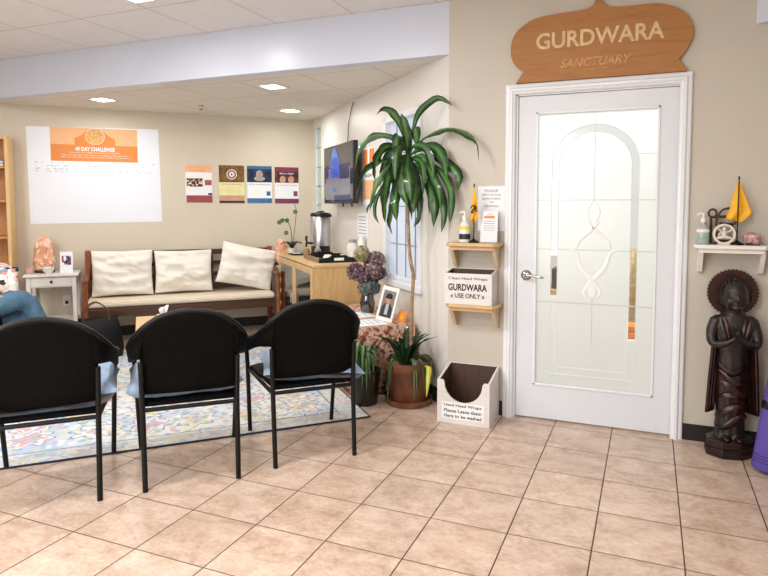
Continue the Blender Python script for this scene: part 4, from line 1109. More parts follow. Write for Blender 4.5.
cup(.30, 1.60, .864, 'upturned white cup at the left of the tray', True, .045, .045); cup(.16, 1.62, .864, 'upturned white cup at the right of the tray', True, .038, .045)
def jar(a, b, z, r, h, label, body, lid, name='jar', cat='jar'):
    t = thing(name, label, cat, W(a, b, z), 45)
    bb_ = MB(); bb_.lathe([(r * .85, 0), (r, .006), (r, h * .72), (r * .6, h * .85), (r * .6, h * .87)], 18); bb_.build('body', body, t)
    bb_ = MB(); bb_.lathe([(r * .66, h * .86), (r * .66, h), (0, h)], 18); bb_.build('lid', lid, t)
jar(.375, 1.12, .85, .032, .10, 'honey jar with yellow lid in front of the coffee urn', mat('honey', '#a08463', .25), M['yellow'])
jar(.285, 1.20, .85, .032, .11, 'clear sugar jar beside the honey jar', mat('sugar_jar', '#a59c94', .2, var=.3, scale=40), M['steel'])
jar(.35, 1.27, .864, .022, .06, 'small dark pot on the tray edge', M['bronze'], M['blackp'])
tl_ = thing('small_plate', 'dark plate with white napkin on the cabinet end', 'plate', W(.38, .78, .85), 45)
b_ = MB(); b_.lathe([(.06, 0), (.10, .012), (.10, .016), (.06, .005), (0, .005)], 24); b_.build('plate_disc', M['blackp'], tl_)
b_ = MB(); b_.box(-.05, .03, -.03, .04, .014, .018); b_.build('napkin', M['paper'], tl_)
jar(.10, 1.72, .85, .055, .20, 'tall clear glass pitcher at the back of the tray', mat('pitcher_glass', '#d9d6cb', .08, var=.05, spec=.8), mat('pitcher_lid', '#9a9a98', .3), 'glass_pitcher', 'pitcher')
jar(.045, 1.80, .85, .035, .24, 'slim white bottle beside the glass pitcher against the wall', M['white'], M['white'], 'white_bottle', 'bottle')
orc = thing('orchid', 'small potted orchid with bare arching stems on the oak cabinet', 'orchid', W(.40, .60, .85), 45)
b_ = MB(); b_.lathe([(.035, 0), (.05, .06), (.045, .06), (.03, .01)], 16); b_.build('pot', M['white'], orc)
b_ = MB()
for q, L_ in ((200, .14), (320, .13), (30, .12), (110, .10)):
    d = Vector((math.cos(R(q)), math.sin(R(q)), 0)); b_.leaf([Vector((0, 0, .05)), d * L_ * .5 + Vector((0, 0, .12)), d * L_ + Vector((0, 0, .10))], .06)
b_.build('leaf', M['leaf_dark'], orc)
b_ = MB(); b_.tube(smooth_path([Vector((0, 0, .05)), Vector((-.01, 0, .25)), Vector((-.06, 0, .36)), Vector((-.14, 0, .33))], 14), .004, 6); b_.tube(smooth_path([Vector((0, 0, .05)), Vector((.03, 0, .25)), Vector((.05, 0, .45)), Vector((.03, 0, .52))], 14), .003, 6)
b_.build('stem', M['leaf_spider'], orc)
b_ = MB()
for (x, z) in ((-.13, .33), (-.10, .35), (-.06, .22), (.04, .44), (-.05, .35)):
    for q in range(5): b_.ball((x + .014 * math.cos(q * 1.256), .0, z + .014 * math.sin(q * 1.256)), (.012, .005, .012), 8, 5)
b_.build('blossom', mat('faded_green', '#5c7350', .8), orc)

# ------------------------------------------------------------------ console with cloth, vase, frame
cs = thing('console_table', 'low table draped in a red patterned cloth under the window', 'table', W(.265, 2.45, 0), -45)
b_ = MB(); b_.box(-.5, .5, -.245, .23, .47, .492); b_.build('table_top', M['turned'], cs, bevel=.004)
for sx in (-1, 1):
    for sy in (-1, 1):
        b_ = MB(); b_.box(sx * .46 - .02, sx * .46 + .02, sy * .20 - .02, sy * .20 + .02, 0, .47); b_.build('leg', M['turned'], cs)
redc = patch_mat('red_paisley', [(.3, '#5a2722'), (.42, '#8a4a3c'), (.5, '#c7a08a'), (.6, '#d8bda8'), (.68, '#7a342e')], 26, .85)
tcl = thing('tablecloth', 'red and tan patterned cloth hanging over the low table', 'tablecloth', W(.265, 2.45, .493), -45)
b_ = MB(); rows = []
n_ = 60
def ring(t_, r_out, z, wav):
    out_ = []
    for i in range(n_ + 1):
        q = 2 * PI * i / n_; c_, s_ = math.cos(q), math.sin(q)
        hx, hy = .505 * r_out, .248 * r_out
        k_ = 1 / max(abs(c_) / hx, abs(s_) / hy); w_ = 1 + wav * math.sin(q * 17)
        out_.append((c_ * k_ * w_, s_ * k_ * w_ - .005, z))
    return out_
rows = [ring(0, .02, .003, 0), ring(0, 1, .003, 0), ring(0, 1.012, -.01, 0), ring(0, 1.012, -.2, .006), ring(0, 1.01, -.475, .012)]
b_.strip(rows); weld(b_.build('cloth', redc, tcl, solid=.002))
def sheet(a, b, z, w_, d_, rz, label, m_=None):
    t = thing('paper_sheet', label, 'paper', W(a, b, z), rz, 'papers on the low table')
    bb_ = MB(); bb_.box(-w_ / 2, w_ / 2, -d_ / 2, d_ / 2, 0, .002); bb_.build('sheet', m_ or M['paper'], t, smooth=False)
    for i in range(4):
        bb_ = MB(); bb_.box(-w_ * .35, w_ * .3, d_ * (.3 - i * .16), d_ * (.3 - i * .16) + .006, .002, .0024); bb_.build('printed_line', M['greyink'], t)
sheet(.36, 2.47, .499, .24, .32, -45, 'white paper lying by the flower vase on the low table')
sheet(.36, 2.80, .4995, .24, .26, -45, 'white paper at the front corner of the low table'); sheet(.33, 2.60, .4985, .19, .26, -10, 'tan leaflet between the white papers', mat('tan_leaflet', '#c7a58b', .7, var=.2, scale=30))
oc = thing('orange_card', 'small orange folded card on the low table by the plant stem', 'card', W(.12, 2.86, .499), -30)
b_ = MB(); b_.box(-.05, .05, 0, .003, 0, .085, Matrix.Rotation(R(-25), 4, 'X')); b_.build('card_face', M['orange'], oc)
b_ = MB(); b_.box(-.02, .02, -.002, 0, .02, .06, Matrix.Rotation(R(-25), 4, 'X')); b_.build('emblem', M['yellow'], oc)

fr = thing('photo_frame', 'white leaning frame holding a portrait of a person in a suit', 'photo frame', W(.225, 2.80, .502), 2)
Mt = Matrix.Rotation(R(-14), 4, 'X') @ Matrix.Rotation(R(10), 4, 'Y')
b_ = MB()
for (x0_, x1_, z0_, z1_) in ((-.066, -.05, 0, .26), (.05, .066, 0, .26), (-.05, .05, 0, .03), (-.05, .05, .23, .26)): b_.box(x0_, x1_, -.008, .008, z0_, z1_, Mt)
b_.build('frame_border', M['white'], fr, smooth=False)
b_ = MB(); b_.box(-.05, .05, -.002, .006, .03, .23, Mt); b_.build('photo_background', mat('portrait_grey', '#8a8783', .5, var=.3), fr)
b_ = MB()
b_.prism([(-.045, .03), (.045, .03), (.042, .10), (.02, .135), (-.02, .135), (-.042, .10)], -.0045, -.0025); b_.v = [Mt @ v for v in b_.v]; b_.build('portrait_suit', mat('suit_dark', '#22252c', .6), fr, smooth=False)
b_ = MB(); b_.prism([(-.012, .05), (.012, .05), (.012, .13), (-.012, .13)], -.006, -.0045); b_.v = [Mt @ v for v in b_.v]; b_.build('portrait_shirt', mat('grey_beard_print', '#b9b7b4', .6), fr, smooth=False)
b_ = MB(); b_.prism([(.024 * math.cos(2 * PI * i / 20), .162 + .034 * math.sin(2 * PI * i / 20)) for i in range(20)], -.0065, -.0045); b_.v = [Mt @ v for v in b_.v]; b_.build('portrait_face', mat('portrait_skin', '#b98468', .6, var=.2, scale=50), fr, smooth=False)
b_ = MB(); b_.prism([(-.027, .17), (.027, .17), (.022, .203), (0, .212), (-.022, .203)], -.008, -.0065); b_.v = [Mt @ v for v in b_.v]; b_.build('portrait_hair', M['ink'], fr, smooth=False)
b_ = MB(); b_.add([Mt @ Vector((-.02, .008, .18)), Mt @ Vector((.02, .008, .18)), Vector((.02, .13, .002)), Vector((-.02, .13, .002))], [(0, 1, 2, 3)]); b_.build('easel_leg', M['white'], fr, solid=.004)

vs_ = thing('flower_vase', 'glass vase of dried purple and green hydrangeas on the low table', 'flower vase', W(.20, 2.38, .499), 45)
b_ = MB(); b_.lathe([(.045, 0), (.055, .02), (.062, .08), (.05, .13), (.045, .16), (.052, .19), (.048, .19), (.041, .16), (.046, .13), (.055, .08), (.04, .01)], 24); b_.build('vase', clear_glass('smoky_glass', '#a39c92', .15, .05), vs_)
def floret_head(c, r, seed, nfl=110):
    mb = MB(); rr = random.Random(seed)
    for i in range(nfl):
        z = 1 - 2 * (i + .5) / nfl; q = i * 2.399963; s_ = math.sqrt(1 - z * z)
        n_v = Vector((s_ * math.cos(q), s_ * math.sin(q), z)); c_ = Vector(c) + n_v * r * (.82 + .34 * rr.random())
        u = n_v.orthogonal().normalized(); v = n_v.cross(u); w_ = .012 + rr.random() * .009; a0 = rr.random() * 6
        for k_ in range(4):
            d = u * math.cos(a0 + k_ * PI / 2) + v * math.sin(a0 + k_ * PI / 2); e = n_v.cross(d)
            mb.add([c_, c_ + d * w_ * .7 + e * w_ * .45 + n_v * .003, c_ + d * w_ * 1.2 + n_v * .007, c_ + d * w_ * .7 - e * w_ * .45 + n_v * .003], [(0, 1, 2, 3)])
    mb.ball(c, r * .82, 12, 8)
    return mb
purp = patch_mat('dusty_purple_petal', [(.35, '#241820'), (.5, '#5c4350'), (.65, '#b09298')], 45, .85)
mauv = patch_mat('mauve_petal', [(.35, '#4a333a'), (.5, '#87686c'), (.65, '#c4aba6')], 45, .85)
gren = patch_mat('grey_green_petal', [(.35, '#2c3836'), (.5, '#5c6864'), (.65, '#98a098')], 45, .85)
oliv = patch_mat('olive_petal', [(.35, '#7d7450'), (.5, '#a8a077'), (.65, '#c5bf98')], 30, .85)
for c_, r_, m_, sd in (((-.105, -.02, .335), .062, purp, 1), ((-.055, -.06, .30), .05, purp, 11), ((.03, -.05, .335), .062, mauv, 2), ((.085, .02, .42), .062, mauv, 3), ((.045, .04, .385), .045, purp, 9), ((-.03, -.06, .215), .058, gren, 4), ((.035, -.05, .205), .048, gren, 12), ((-.03, .05, .47), .055, oliv, 5), ((.10, .0, .315), .05, purp, 6), ((.02, -.02, .255), .05, gren, 8)):
    floret_head(c_, r_, sd).build('flower_head', m_, vs_, smooth=False)
b_ = MB()
for c_ in ((-.10, -.02, .34), (.035, -.05, .345), (.08, .03, .43), (-.01, -.06, .215), (-.01, .06, .5)): b_.tube([(0, 0, .03), (c_[0] * .3, c_[1] * .3, .18), c_], .003, 6)
b_.build('stem', M['trunk'], vs_)

# ------------------------------------------------------------------ corn plant in the terracotta pot
PX, PY = -.655, .0
PX, PY = -.66, .015
cp = thing('corn_plant', 'tall corn plant with drooping glossy leaves in a terracotta pot', 'potted plant', (PX, PY, 0), 22)
# local frame: x to the right as seen from the room, y away
b_ = MB(); b_.lathe([(.12, 0), (.155, .005), (.165, .045), (.158, .045), (.145, .02), (.0, .012)], 36); b_.build('saucer', M['terracotta'], cp)
b_ = MB(); b_.lathe([(.115, .018), (.122, .03), (.145, .20), (.150, .235), (.162, .238), (.168, .285), (.166, .30), (.152, .30), (.146, .25), (.0, .245)], 36); b_.build('pot', M['terracotta'], cp)
b_ = MB(); b_.lathe([(.148, .262), (.08, .272), (.0, .276)], 24, wob=.08); b_.build('soil', M['soil'], cp)
b_ = MB(); tr_ = [(.02, 0, .27), (.018, 0, .50), (.022, 0, .70), (.03, .0, .88), (.012, .005, .98), (.002, 0, 1.10), (-.006, 0, 1.30), (0, 0, 1.45), (-.002, 0, 1.52)]
b_.tube(smooth_path([Vector(q) for q in tr_], 40), [.0125] * 22 + [.011] * 10 + [.014] * 8, 10); b_.build('trunk', M['trunk'], cp)
b_ = MB(); b_.tube([(0, 0, 1.46), (-.003, 0, 1.6), (-.008, 0, 1.75)], [.017, .018, .010], 10); b_.build('crown_stem', M['leaf_dark'], cp)
# leaves: (points in the local x/z plane with a depth term, width)
U = .00125
def zp(x, y): return ((x - 327) * U, 1.73 - (y - 300) * U)
LV = [
 ([(318, 320), (296, 400), (300, 520), (318, 600)], .06, -.20), ([(330, 330), (345, 420), (360, 520), (352, 640)], .062, -.20), ([(322, 310), (318, 400), (330, 480), (335, 580)], .065, -.22),
 ([(316, 330), (262, 350), (240, 430), (250, 560)], .055, -.16), ([(332, 335), (390, 370), (405, 450), (400, 560)], .055, -.18),

 ([(318, 290), (290, 190), (250, 125), (200, 92), (150, 120)], .05, -.05), ([(320, 300), (312, 210), (285, 112)], .055, -.06),
 ([(330, 290), (360, 170), (385, 110), (440, 65), (490, 50), (560, 95)], .038, .10), ([(345, 190), (365, 185), (368, 230), (370, 278)], .05, .02),
 ([(330, 300), (400, 250), (470, 220), (550, 205), (640, 245), (685, 300), (690, 380)], .052, -.08), ([(312, 300), (240, 230), (150, 212), (95, 240), (50, 290), (25, 420)], .055, .12),
 ([(310, 300), (220, 285), (175, 330), (150, 400), (150, 470)], .060, -.14), ([(315, 310), (290, 260), (270, 235), (262, 290), (275, 350)], .055, -.10),
 ([(330, 330), (400, 292), (470, 302), (510, 360), (535, 470)], .060, -.12), ([(340, 340), (460, 340), (545, 390), (595, 450), (590, 525)], .055, .05),
 ([(310, 350), (190, 360), (100, 410), (60, 480), (35, 590)], .055, .04), ([(318, 350), (230, 380), (160, 460), (125, 560), (118, 640)], .062, -.06),
 ([(320, 370), (260, 390), (215, 480), (200, 590), (200, 690)], .06, -.10), ([(320, 380), (280, 420), (262, 520), (255, 600), (262, 680)], .060, -.16),
 ([(330, 370), (400, 400), (440, 480), (470, 600), (462, 712)], .062, -.10), ([(335, 350), (400, 340), (430, 400), (480, 500), (500, 620), (470, 580)][:5], .05, -.15),
 ([(325, 390), (345, 440), (348, 560), (345, 680)], .07, -.12), ([(330, 380), (370, 430), (385, 560), (380, 660), (355, 715)], .045, .02),
 ([(318, 390), (270, 500), (235, 620), (225, 700), (240, 760)], .045, .02), ([(335, 360), (440, 420), (500, 520), (520, 640), (505, 740)], .045, .06),
 ([(335, 350), (470, 400), (545, 500), (555, 600), (548, 690)], .042, .10), ([(315, 380), (220, 450), (150, 560), (140, 650), (165, 700)], .022, .10),
 ([(322, 320), (330, 240), (300, 180)], .05, .05), ([(325, 380), (300, 420), (310, 520), (325, 620)], .055, .10), ([(312, 340), (250, 350), (215, 410), (235, 480)], .05, .0),
 ([(330, 345), (380, 330), (410, 370), (430, 470)], .055, -.05), ([(320, 300), (280, 290), (262, 340), (255, 470)], .055, -.18), ([(330, 380), (420, 440), (450, 560), (440, 640)], .05, .12),
 ([(320, 380), (230, 470), (185, 520), (110, 600), (95, 650)], .035, .12), ([(330, 320), (350, 280), (410, 300), (450, 400), (455, 480)], .05, .16), ([(318, 320), (240, 300), (190, 380), (170, 500)], .05, .17),
]
b_ = MB()
for i, (pts, wd, dep) in enumerate(LV):
    n_ = len(pts); P_ = []
    rot = R(-32)
    for j, (x, y) in enumerate(pts):
        X_, Z_ = zp(x, y); f_ = j / (n_ - 1); dy = dep * math.sin(f_ * PI * .6)
        if X_ > .02:
            k_ = .02 + (X_ - .02) * 1.10; P_.append(Vector((k_ * math.cos(rot) * 1.02, k_ * math.sin(rot) - abs(dy) * .6, Z_)))
        else: P_.append(Vector((X_, dy, Z_)))
    def prof(t_): return min(1, .22 + t_ * 1.9) * max(0, 1 - max(0, (t_ - .55) / .45) ** 2.2) ** .9
    dv = (P_[-1] - P_[0]); sd = Vector((-dv.z, 0, dv.x))
    if sd.length < .01: sd = Vector((1, 0, 0))
    sd = sd.normalized() + Vector((0, (.75, -.6, .35)[i % 3], 0))
    b_.leaf(P_, wd * 1.22, side=sd, fold=.30, prof=prof, twist=(.8, -.6, .35, -.95)[i % 4])
b_.build('foliage', M['leaf'], cp)
# understorey: strappy dark leaves + pale spider leaves in the same pot
b_ = MB(); rr = random.Random(3)
for i in range(20):
    q = rr.random() * 2 * PI; L_ = .15 + rr.random() * .13; d = Vector((math.cos(q), math.sin(q), 0)); lean = .25 + rr.random() * .6
    s0 = Vector((-.03, -.03, .27)) + d * .03
    b_.leaf([s0, s0 + d * L_ * lean * .4 + Vector((0, 0, L_ * .6)), s0 + d * L_ * lean + Vector((0, 0, L_ * .85))], .040, fold=.4)
b_.build('strap_leaves', M['leaf_dark'], cp)
b_ = MB()
for i in range(13):
    q = rr.choice((-.5, -1.0, -1.5, .1, 2.9, 3.6, 2.4)) + rr.random() * .4; L_ = .18 + rr.random() * .08; d = Vector((math.cos(q), math.sin(q) * .8, 0))
    s0 = Vector((.0, -.03, .27))
    b_.leaf([s0, s0 + d * .09 + Vector((0, 0, .06)), s0 + d * .16 + Vector((0, 0, .03)), s0 + d * (.19) + Vector((0, 0, -.12 - rr.random() * .12))], .022, fold=.3)
b_.build('arching_leaves', M['leaf_spider'], cp)
b_ = MB(); b_.leaf([(.09, -.10, .28), (.13, -.16, .29), (.125, -.19, .20), (.115, -.185, .09)], .035, fold=.2, side=(1, 0, 0)); b_.build('yellowing_leaf', leaf_mat('yellow_leaf', '#b5b63a', '#d8d66a'), cp)

# second dark pot with grassy leaves behind, left of it
sp = thing('dark_planter', 'dark pot of grassy leaves between the armchair and the terracotta pot', 'potted plant', W(.475, 3.085, 0), 22)
b_ = MB(); b_.lathe([(.075, 0), (.085, .01), (.105, .22), (.11, .24), (.098, .24), (.09, .2), (.0, .2)], 24); b_.build('pot', mat('dark_glazed_pot', '#1c1512', .3), sp)
b_ = MB(); b_.lathe([(.092, .205), (.0, .215)], 20); b_.build('soil', M['soil'], sp)
b_ = MB()
for i in range(22):
    q = rr.random() * 2 * PI; d = Vector((math.cos(q), math.sin(q), 0)); L_ = .22 + rr.random() * .2; out_ = .04 + rr.random() * (.16 if i % 2 else .08)
    s0 = Vector((0, 0, .2)) + d * .02; dr = rr.random()
    b_.leaf([s0, s0 + d * out_ * .5 + Vector((0, 0, L_ * .55)), s0 + d * out_ + Vector((0, 0, L_ * .5)), s0 + d * (out_ * 1.35) + Vector((0, 0, L_ * (.5 - 1.1 * dr)))], .034, fold=.3)
b_.build('foliage', M['leaf_spider'], sp)

# ------------------------------------------------------------------ floor bin "Used Head Wraps"
bx = thing('wrap_bin', 'white floor bin with scooped front labelled for used head wraps', 'bin', (-.357, -.268, .001), 0)
wb, dbx, hbk, hf = .334, .262, .322, .272
wt = wood('whitewashed_wood', '#dcd8d5', '#cfc9c4', 'X', .6, 5); dk = wood('dark_inside', '#4b3324', '#35231a', 'Z', .6, 5)
def bin_box(t, w, d, hb, hf, scoop, th=.012):
    f = MB()
    if scoop:
        pts = [(0, 0), (w, 0), (w, hf)]
        pts += [(w - .035, hf)]
        n_ = 18
        for i in range(n_ + 1):
            q = PI * i / n_; pts.append((w / 2 + (w / 2 - .045) * math.cos(q), hf - .018 - .125 * math.sin(q) ** .8 if False else hf - .012 - .125 * math.sin(q)))
        pts += [(.035, hf), (0, hf)]
        f.prism(pts, 0, th)
    else: f.box(0, w, 0, th, 0, hf)
    f.build('front_panel', wt, t, smooth=False)
    for x in (0, w - th):
        s_ = MB(); y1 = d
        s_.add([(x, th, 0), (x, y1, 0), (x, y1, hb), (x, th, hf), (x + th, th, 0), (x + th, y1, 0), (x + th, y1, hb), (x + th, th, hf)], [(0, 1, 2, 3), (7, 6, 5, 4), (0, 4, 5, 1), (1, 5, 6, 2), (2, 6, 7, 3), (3, 7, 4, 0)])
        s_.build('side_panel', wt, t, smooth=False)
    b = MB(); b.box(th, w - th, d - th, d, 0, hb); b.build('back_panel', wt, t, smooth=False)
    b = MB(); b.box(th, w - th, th, d - th, 0, th); b.build('bottom', dk, t, smooth=False)
    i_ = MB(); i_.box(th, w - th, d - th - .002, d - th, th, hb - .004)
    for x in (th, w - th - .002): i_.add([(x, th, th), (x, d - th, th), (x, d - th, hb - .008), (x, th, hf - .006), (x + .002, th, th), (x + .002, d - th, th), (x + .002, d - th, hb - .008), (x + .002, th, hf - .006)], [(0, 1, 2, 3), (7, 6, 5, 4), (0, 4, 5, 1), (1, 5, 6, 2), (2, 6, 7, 3), (3, 7, 4, 0)])
    i_.build('inner_lining', dk, t, smooth=False)
bin_box(bx, wb, dbx, hbk, hf, True)
lb = flat(bx, 'label_sheet', .03, .30, .03, .135, M['paper'], 0, .001)
text('Used Head Wraps', .24, .022, M['ink'], bx, .165, .115, -.001, bold=.02); text('Please Leave them', .24, .022, M['ink'], bx, .165, .082, -.001, bold=.02); text('Here to be washed', .24, .022, M['ink'], bx, .165, .049, -.001, bold=.02)

# ------------------------------------------------------------------ left bracket shelves with box
def bracket_shelf(x0, x1, z, label, m_, depth=.17, corner=False, name='wall_shelf'):
    t = thing(name, label, 'shelf', ((x0 + x1) / 2, -.001, z), 0)
    w = (x1 - x0) / 2
    b = MB(); b.prism([(-w, 0), (w, 0), (w, -depth + .03), (w - .03, -depth), (-w + .03, -depth), (-w, -depth + .03)][::-1], -.022, 0, 'xy'); b.build('shelf_board', m_, t, bevel=.005, bseg=3)
    b = MB(); b.box(-w + .03, w - .03, -depth + .02, -depth + .03, -.045, -.022); b.box(-w + .03, w - .03, -.015, 0, -.05, -.022); b.build('moulding', m_, t, bevel=.003)
    for s in (-1, 1):
        b = MB(); x = s * (w - .035)
        prof = [(0, -.022), (-depth + .03, -.022), (-depth + .035, -.05), (-.045, -.155), (0, -.165)]
        vs = [(x + q, y, zz) for q in (-.011, .011) for y, zz in prof]
        b.add(vs, [tuple(range(5)), tuple(reversed(range(5, 10)))] + [(i, (i + 1) % 5, 5 + (i + 1) % 5, 5 + i) for i in range(5)]); b.build('bracket', M['bracket'] if m_ is M['shelfwood'] else m_, t, smooth=False)
    return t
bracket_shelf(-.345, .0 - .004, 1.122, 'upper wooden bracket shelf to the left of the door', M['shelfwood'])
bracket_shelf(-.345, .0 - .004, .735, 'lower wooden bracket shelf holding the gurdwara box', M['shelfwood'])
gbx = thing('wrap_box', 'open white wooden box lettered gurdwara on the lower wall shelf', 'box', (-.345, -.168, .7365), 0)
bin_box(gbx, .305, .155, .215, .195, False, .01)
text('Clean Head Wraps', .25, .022, M['ink'], gbx, .152, .162, -.0005); text('GURDWARA', .25, .044, M['ink'], gbx, .150, .108, -.0005, bold=.03); text('« USE ONLY »', .22, .030, M['ink'], gbx, .150, .055, -.0005, bold=.02)

def pump_bottle(x, y, z, label, body, lab, lab2, hb_=.12, r=.034):
    t = thing('sanitizer_bottle', label, 'bottle', (x, y, z), 0)
    b = MB(); b.lathe([(r * .9, 0), (r, .006), (r, hb_ * .8), (r * .55, hb_), (r * .38, hb_ + .004), (r * .38, hb_ + .016)], 22, sy=.7); b.build('body', body, t)
    b = MB(); b.lathe([(r * 1.01, .02), (r * 1.01, hb_ * .42)], 22, sy=.72); b.build('label_band', lab, t)
    b = MB(); b.lathe([(r * 1.01, hb_ * .62), (r * 1.01, hb_ * .78)], 22, sy=.72); b.build('upper_band', lab2, t)
    b = MB(); b.lathe([(r * .45, hb_ + .014), (r * .45, hb_ + .035), (r * .2, hb_ + .04), (r * .15, hb_ + .06)], 14); b.tube([(0.004, 0, hb_ + .062), (-.012, 0, hb_ + .064), (-.032, 0, hb_ + .056)], .006, 8); b.build('pump', M['white'], t)
    return t
pump_bottle(-.238, -.09, 1.123, 'hand sanitizer pump bottle with yellow and black label on upper shelf', mat('clear_gel', '#dcdcd6', .1, var=.03, spec=.7), mat('black_label', '#161a20', .4), mat('yellow_label', '#e6cf3c', .4), .13, .036)
def flag(x, y, z, h, label, tri, sym, rz=0):
    t = thing('table_flag', label, 'flag', (x, y, z), rz)
    b = MB(); b.lathe([(.035, 0), (.033, .008), (.012, .016), (.006, .024)], 20); b.build('base', M['black'], t)
    b = MB(); b.tube([(0, 0, .02), (0, 0, h)], .003, 8); b.ball((0, 0, h), (.005, .005, .012)); b.build('pole', M['black'], t)
    b = MB(); rows = []
    for i in range(15):
        f_ = i / 14; zz = h - .015 - f_ * tri[0]
        row = []
        l, r_ = tri[1](f_), tri[2](f_)
        for j in range(9):
            u = j / 8; row.append((l + (r_ - l) * u, (.012 if sym is None else -.006) + .009 * math.sin(u * 9 + f_ * 2) * f_, zz - .02 * u * f_))
        rows.append(row)
    b.strip(rows); b.build('cloth', M['yellow'], t, solid=.0012)
    if sym:
        b = MB()
        for pts in sym: b.tube(smooth_path([Vector((px_, -.020, pz)) for px_, pz in pts], 14), .0032, 6)
        b.build('emblem', M['ink'], t)
    return t
khanda = [[(-.017, .215), (-.005, .235), (.006, .222), (-.004, .200), (-.014, .188), (.004, .192)], [(.004, .235), (.018, .222), (.012, .205), (.024, .198)], [(-.010, .20), (.004, .212), (.02, .218)]]
flag(-.178, -.09, 1.123, .36, 'yellow triangular flag with black emblem on the upper shelf', (.20, lambda f: -.004 - .020 * f, lambda f: .006 + .024 * min(1, f * 1.5) * (1 if f < .8 else 1 - (f - .8) * 4)), khanda)
# white cards / flyer holder
fh = thing('flyer_holder', 'stand of white flyers with small orange heading on the upper shelf', 'flyer holder', (-.085, -.085, 1.123), 0)
b_ = MB(); Mt = Matrix.Rotation(R(-10), 4, 'X'); b_.box(-.052, .052, 0, .012, .002, .20, Mt); b_.build('flyer_stack', M['paper'], fh, smooth=False)
b_ = MB(); b_.box(-.056, .056, -.006, -.003, 0, .10, Mt); b_.box(-.056, .056, .013, .017, 0, .21, Mt); b_.box(-.056, .056, -.006, .05, 0, .003); b_.build('acrylic_holder', M['glass'], fh, smooth=False)
b_ = MB(); b_.box(-.034, .034, -.001, 0, .155, .170, Mt); b_.tube([Mt @ Vector((.012 * math.cos(PI * i / 8), -.0005, .172 + .014 * math.sin(PI * i / 8))) for i in range(9)], .002, 5); b_.build('heading_mark', M['orange'], fh, smooth=False)
for i in range(5):
    b_ = MB(); b_.box(-.036, .036, -.001, 0, .135 - i * .014, .138 - i * .014, Mt); b_.build('printed_line', M['greyink'], fh, smooth=False)
nsig = thing('notice_sheet', 'white sheet asking visitors to remove shoes, taped beside the door', 'notice', (-.175, -.002, 1.195), 0)
flat(nsig, 'paper_sheet', 0, .172, 0, .285, M['paper'], 0, .001)
for s_, w_, z_, h_ in (('PLEASE', .085, .255, .017), ('REMOVE YOUR SHOES', .125, .23, .012), ('BEFORE ENTERING', .12, .205, .012), ('THE', .03, .182, .011), ('GURDWARA', .095, .158, .014)): text(s_, w_, h_, M['greyink'], nsig, .086, z_, -.001)

# ------------------------------------------------------------------ right shelf and its items
bracket_shelf(1.082, 1.45, 1.143, 'white bracket shelf on the wall to the right of the door', M['white'], .15)
pump_bottle(1.125, -.075, 1.144, 'small clear sanitizer bottle with green gel on the white shelf', mat('clear_grey', '#a9b0ae', .15), mat('green_gel', '#8fae9f', .3), M['white'], .105, .033)
ek = thing('metal_symbol', 'bronze ik onkar symbol ornament standing on the white shelf', 'ornament', (1.175, -.055, 1.144), 0)
b_ = MB()
b_.tube(smooth_path([Vector((-.004 + .020 * math.cos(q * PI / 6 + PI / 2 * 0), 0, .170 + .022 * math.sin(q * PI / 6))) for q in range(13)], 24), .006, 8)
b_.tube([(-.012, 0, .15), (-.010, 0, .02), (-.006, 0, .004)], .007, 8)
b_.tube([(.018, 0, .155), (.016, 0, .09), (.018, 0, .004)], .007, 8)
b_.tube(smooth_path([Vector((.02, 0, .145)), Vector((.04, 0, .185)), Vector((.08, 0, .198)), Vector((.115, 0, .183)), Vector((.15, 0, .195))], 18), [.006] * 12 + [.005] * 4 + [.004, .003], 8)
b_.tube(smooth_path([Vector((.0, 0, .148)), Vector((.05, 0, .152)), Vector((.10, 0, .15)), Vector((.108, 0, .12)), Vector((.08, 0, .11)), Vector((.03, 0, .115))], 22), .0075, 8)
b_.tube(smooth_path([Vector((.03, 0, .112)), Vector((.09, 0, .10)), Vector((.11, 0, .06)), Vector((.08, 0, .02)), Vector((.03, 0, .018))], 18), .0065, 8)
b_.build('symbol', M['bronze'], ek)
b_ = MB(); b_.box(-.03, .12, -.02, .02, 0, .008); b_.build('base', M['bronze'], ek, bevel=.002)
cd = thing('carved_disc', 'round white carved openwork disc leaning on the white shelf', 'ornament', (1.225, -.115, 1.144), 0)
wh = mat('ivory_stone', '#d9d2c4', .6, var=.08, scale=40)
b_ = MB(); n_ = 36
ro, ri, zc_ = .056, .044, .058
for (r1_, r2_) in ((ro, ri),):
    vs = []
    for i in range(n_):
        q = 2 * PI * i / n_
        for r_ in (r1_, r2_):
            for y in (-.008, .008): vs.append((r_ * math.cos(q), y, zc_ + r_ * math.sin(q)))
    b_.add(vs, [f_ for i in range(n_) for f_ in ((4 * i, 4 * ((i + 1) % n_), 4 * ((i + 1) % n_) + 2, 4 * i + 2), (4 * i + 1, 4 * i + 3, 4 * ((i + 1) % n_) + 3, 4 * ((i + 1) % n_) + 1), (4 * i, 4 * i + 1, 4 * ((i + 1) % n_) + 1, 4 * ((i + 1) % n_)), (4 * i + 2, 4 * ((i + 1) % n_) + 2, 4 * ((i + 1) % n_) + 3, 4 * i + 3))])
b_.build('ring', wh, cd)
b_ = MB(); b_.ball((0, 0, zc_ + .028), (.010, .008, .012)); b_.ball((0, 0, zc_ + .002), (.013, .009, .022)); b_.tube([(-.036, 0, zc_ - .022), (0, 0, zc_ - .014), (.036, 0, zc_ - .022)], [.006, .011, .006], 8)
b_.tube([(-.012, 0, zc_ + .012), (-.026, 0, zc_ - .004), (-.022, 0, zc_ - .02)], .005, 6); b_.tube([(.012, 0, zc_ + .012), (.028, 0, zc_ + .016), (.036, 0, zc_ + .026)], .005, 6); b_.tube([(-.03, 0, zc_ + .03), (-.018, 0, zc_ + .02), (-.012, 0, zc_ + .006)], .004, 6)
b_.build('carved_figure', wh, cd)
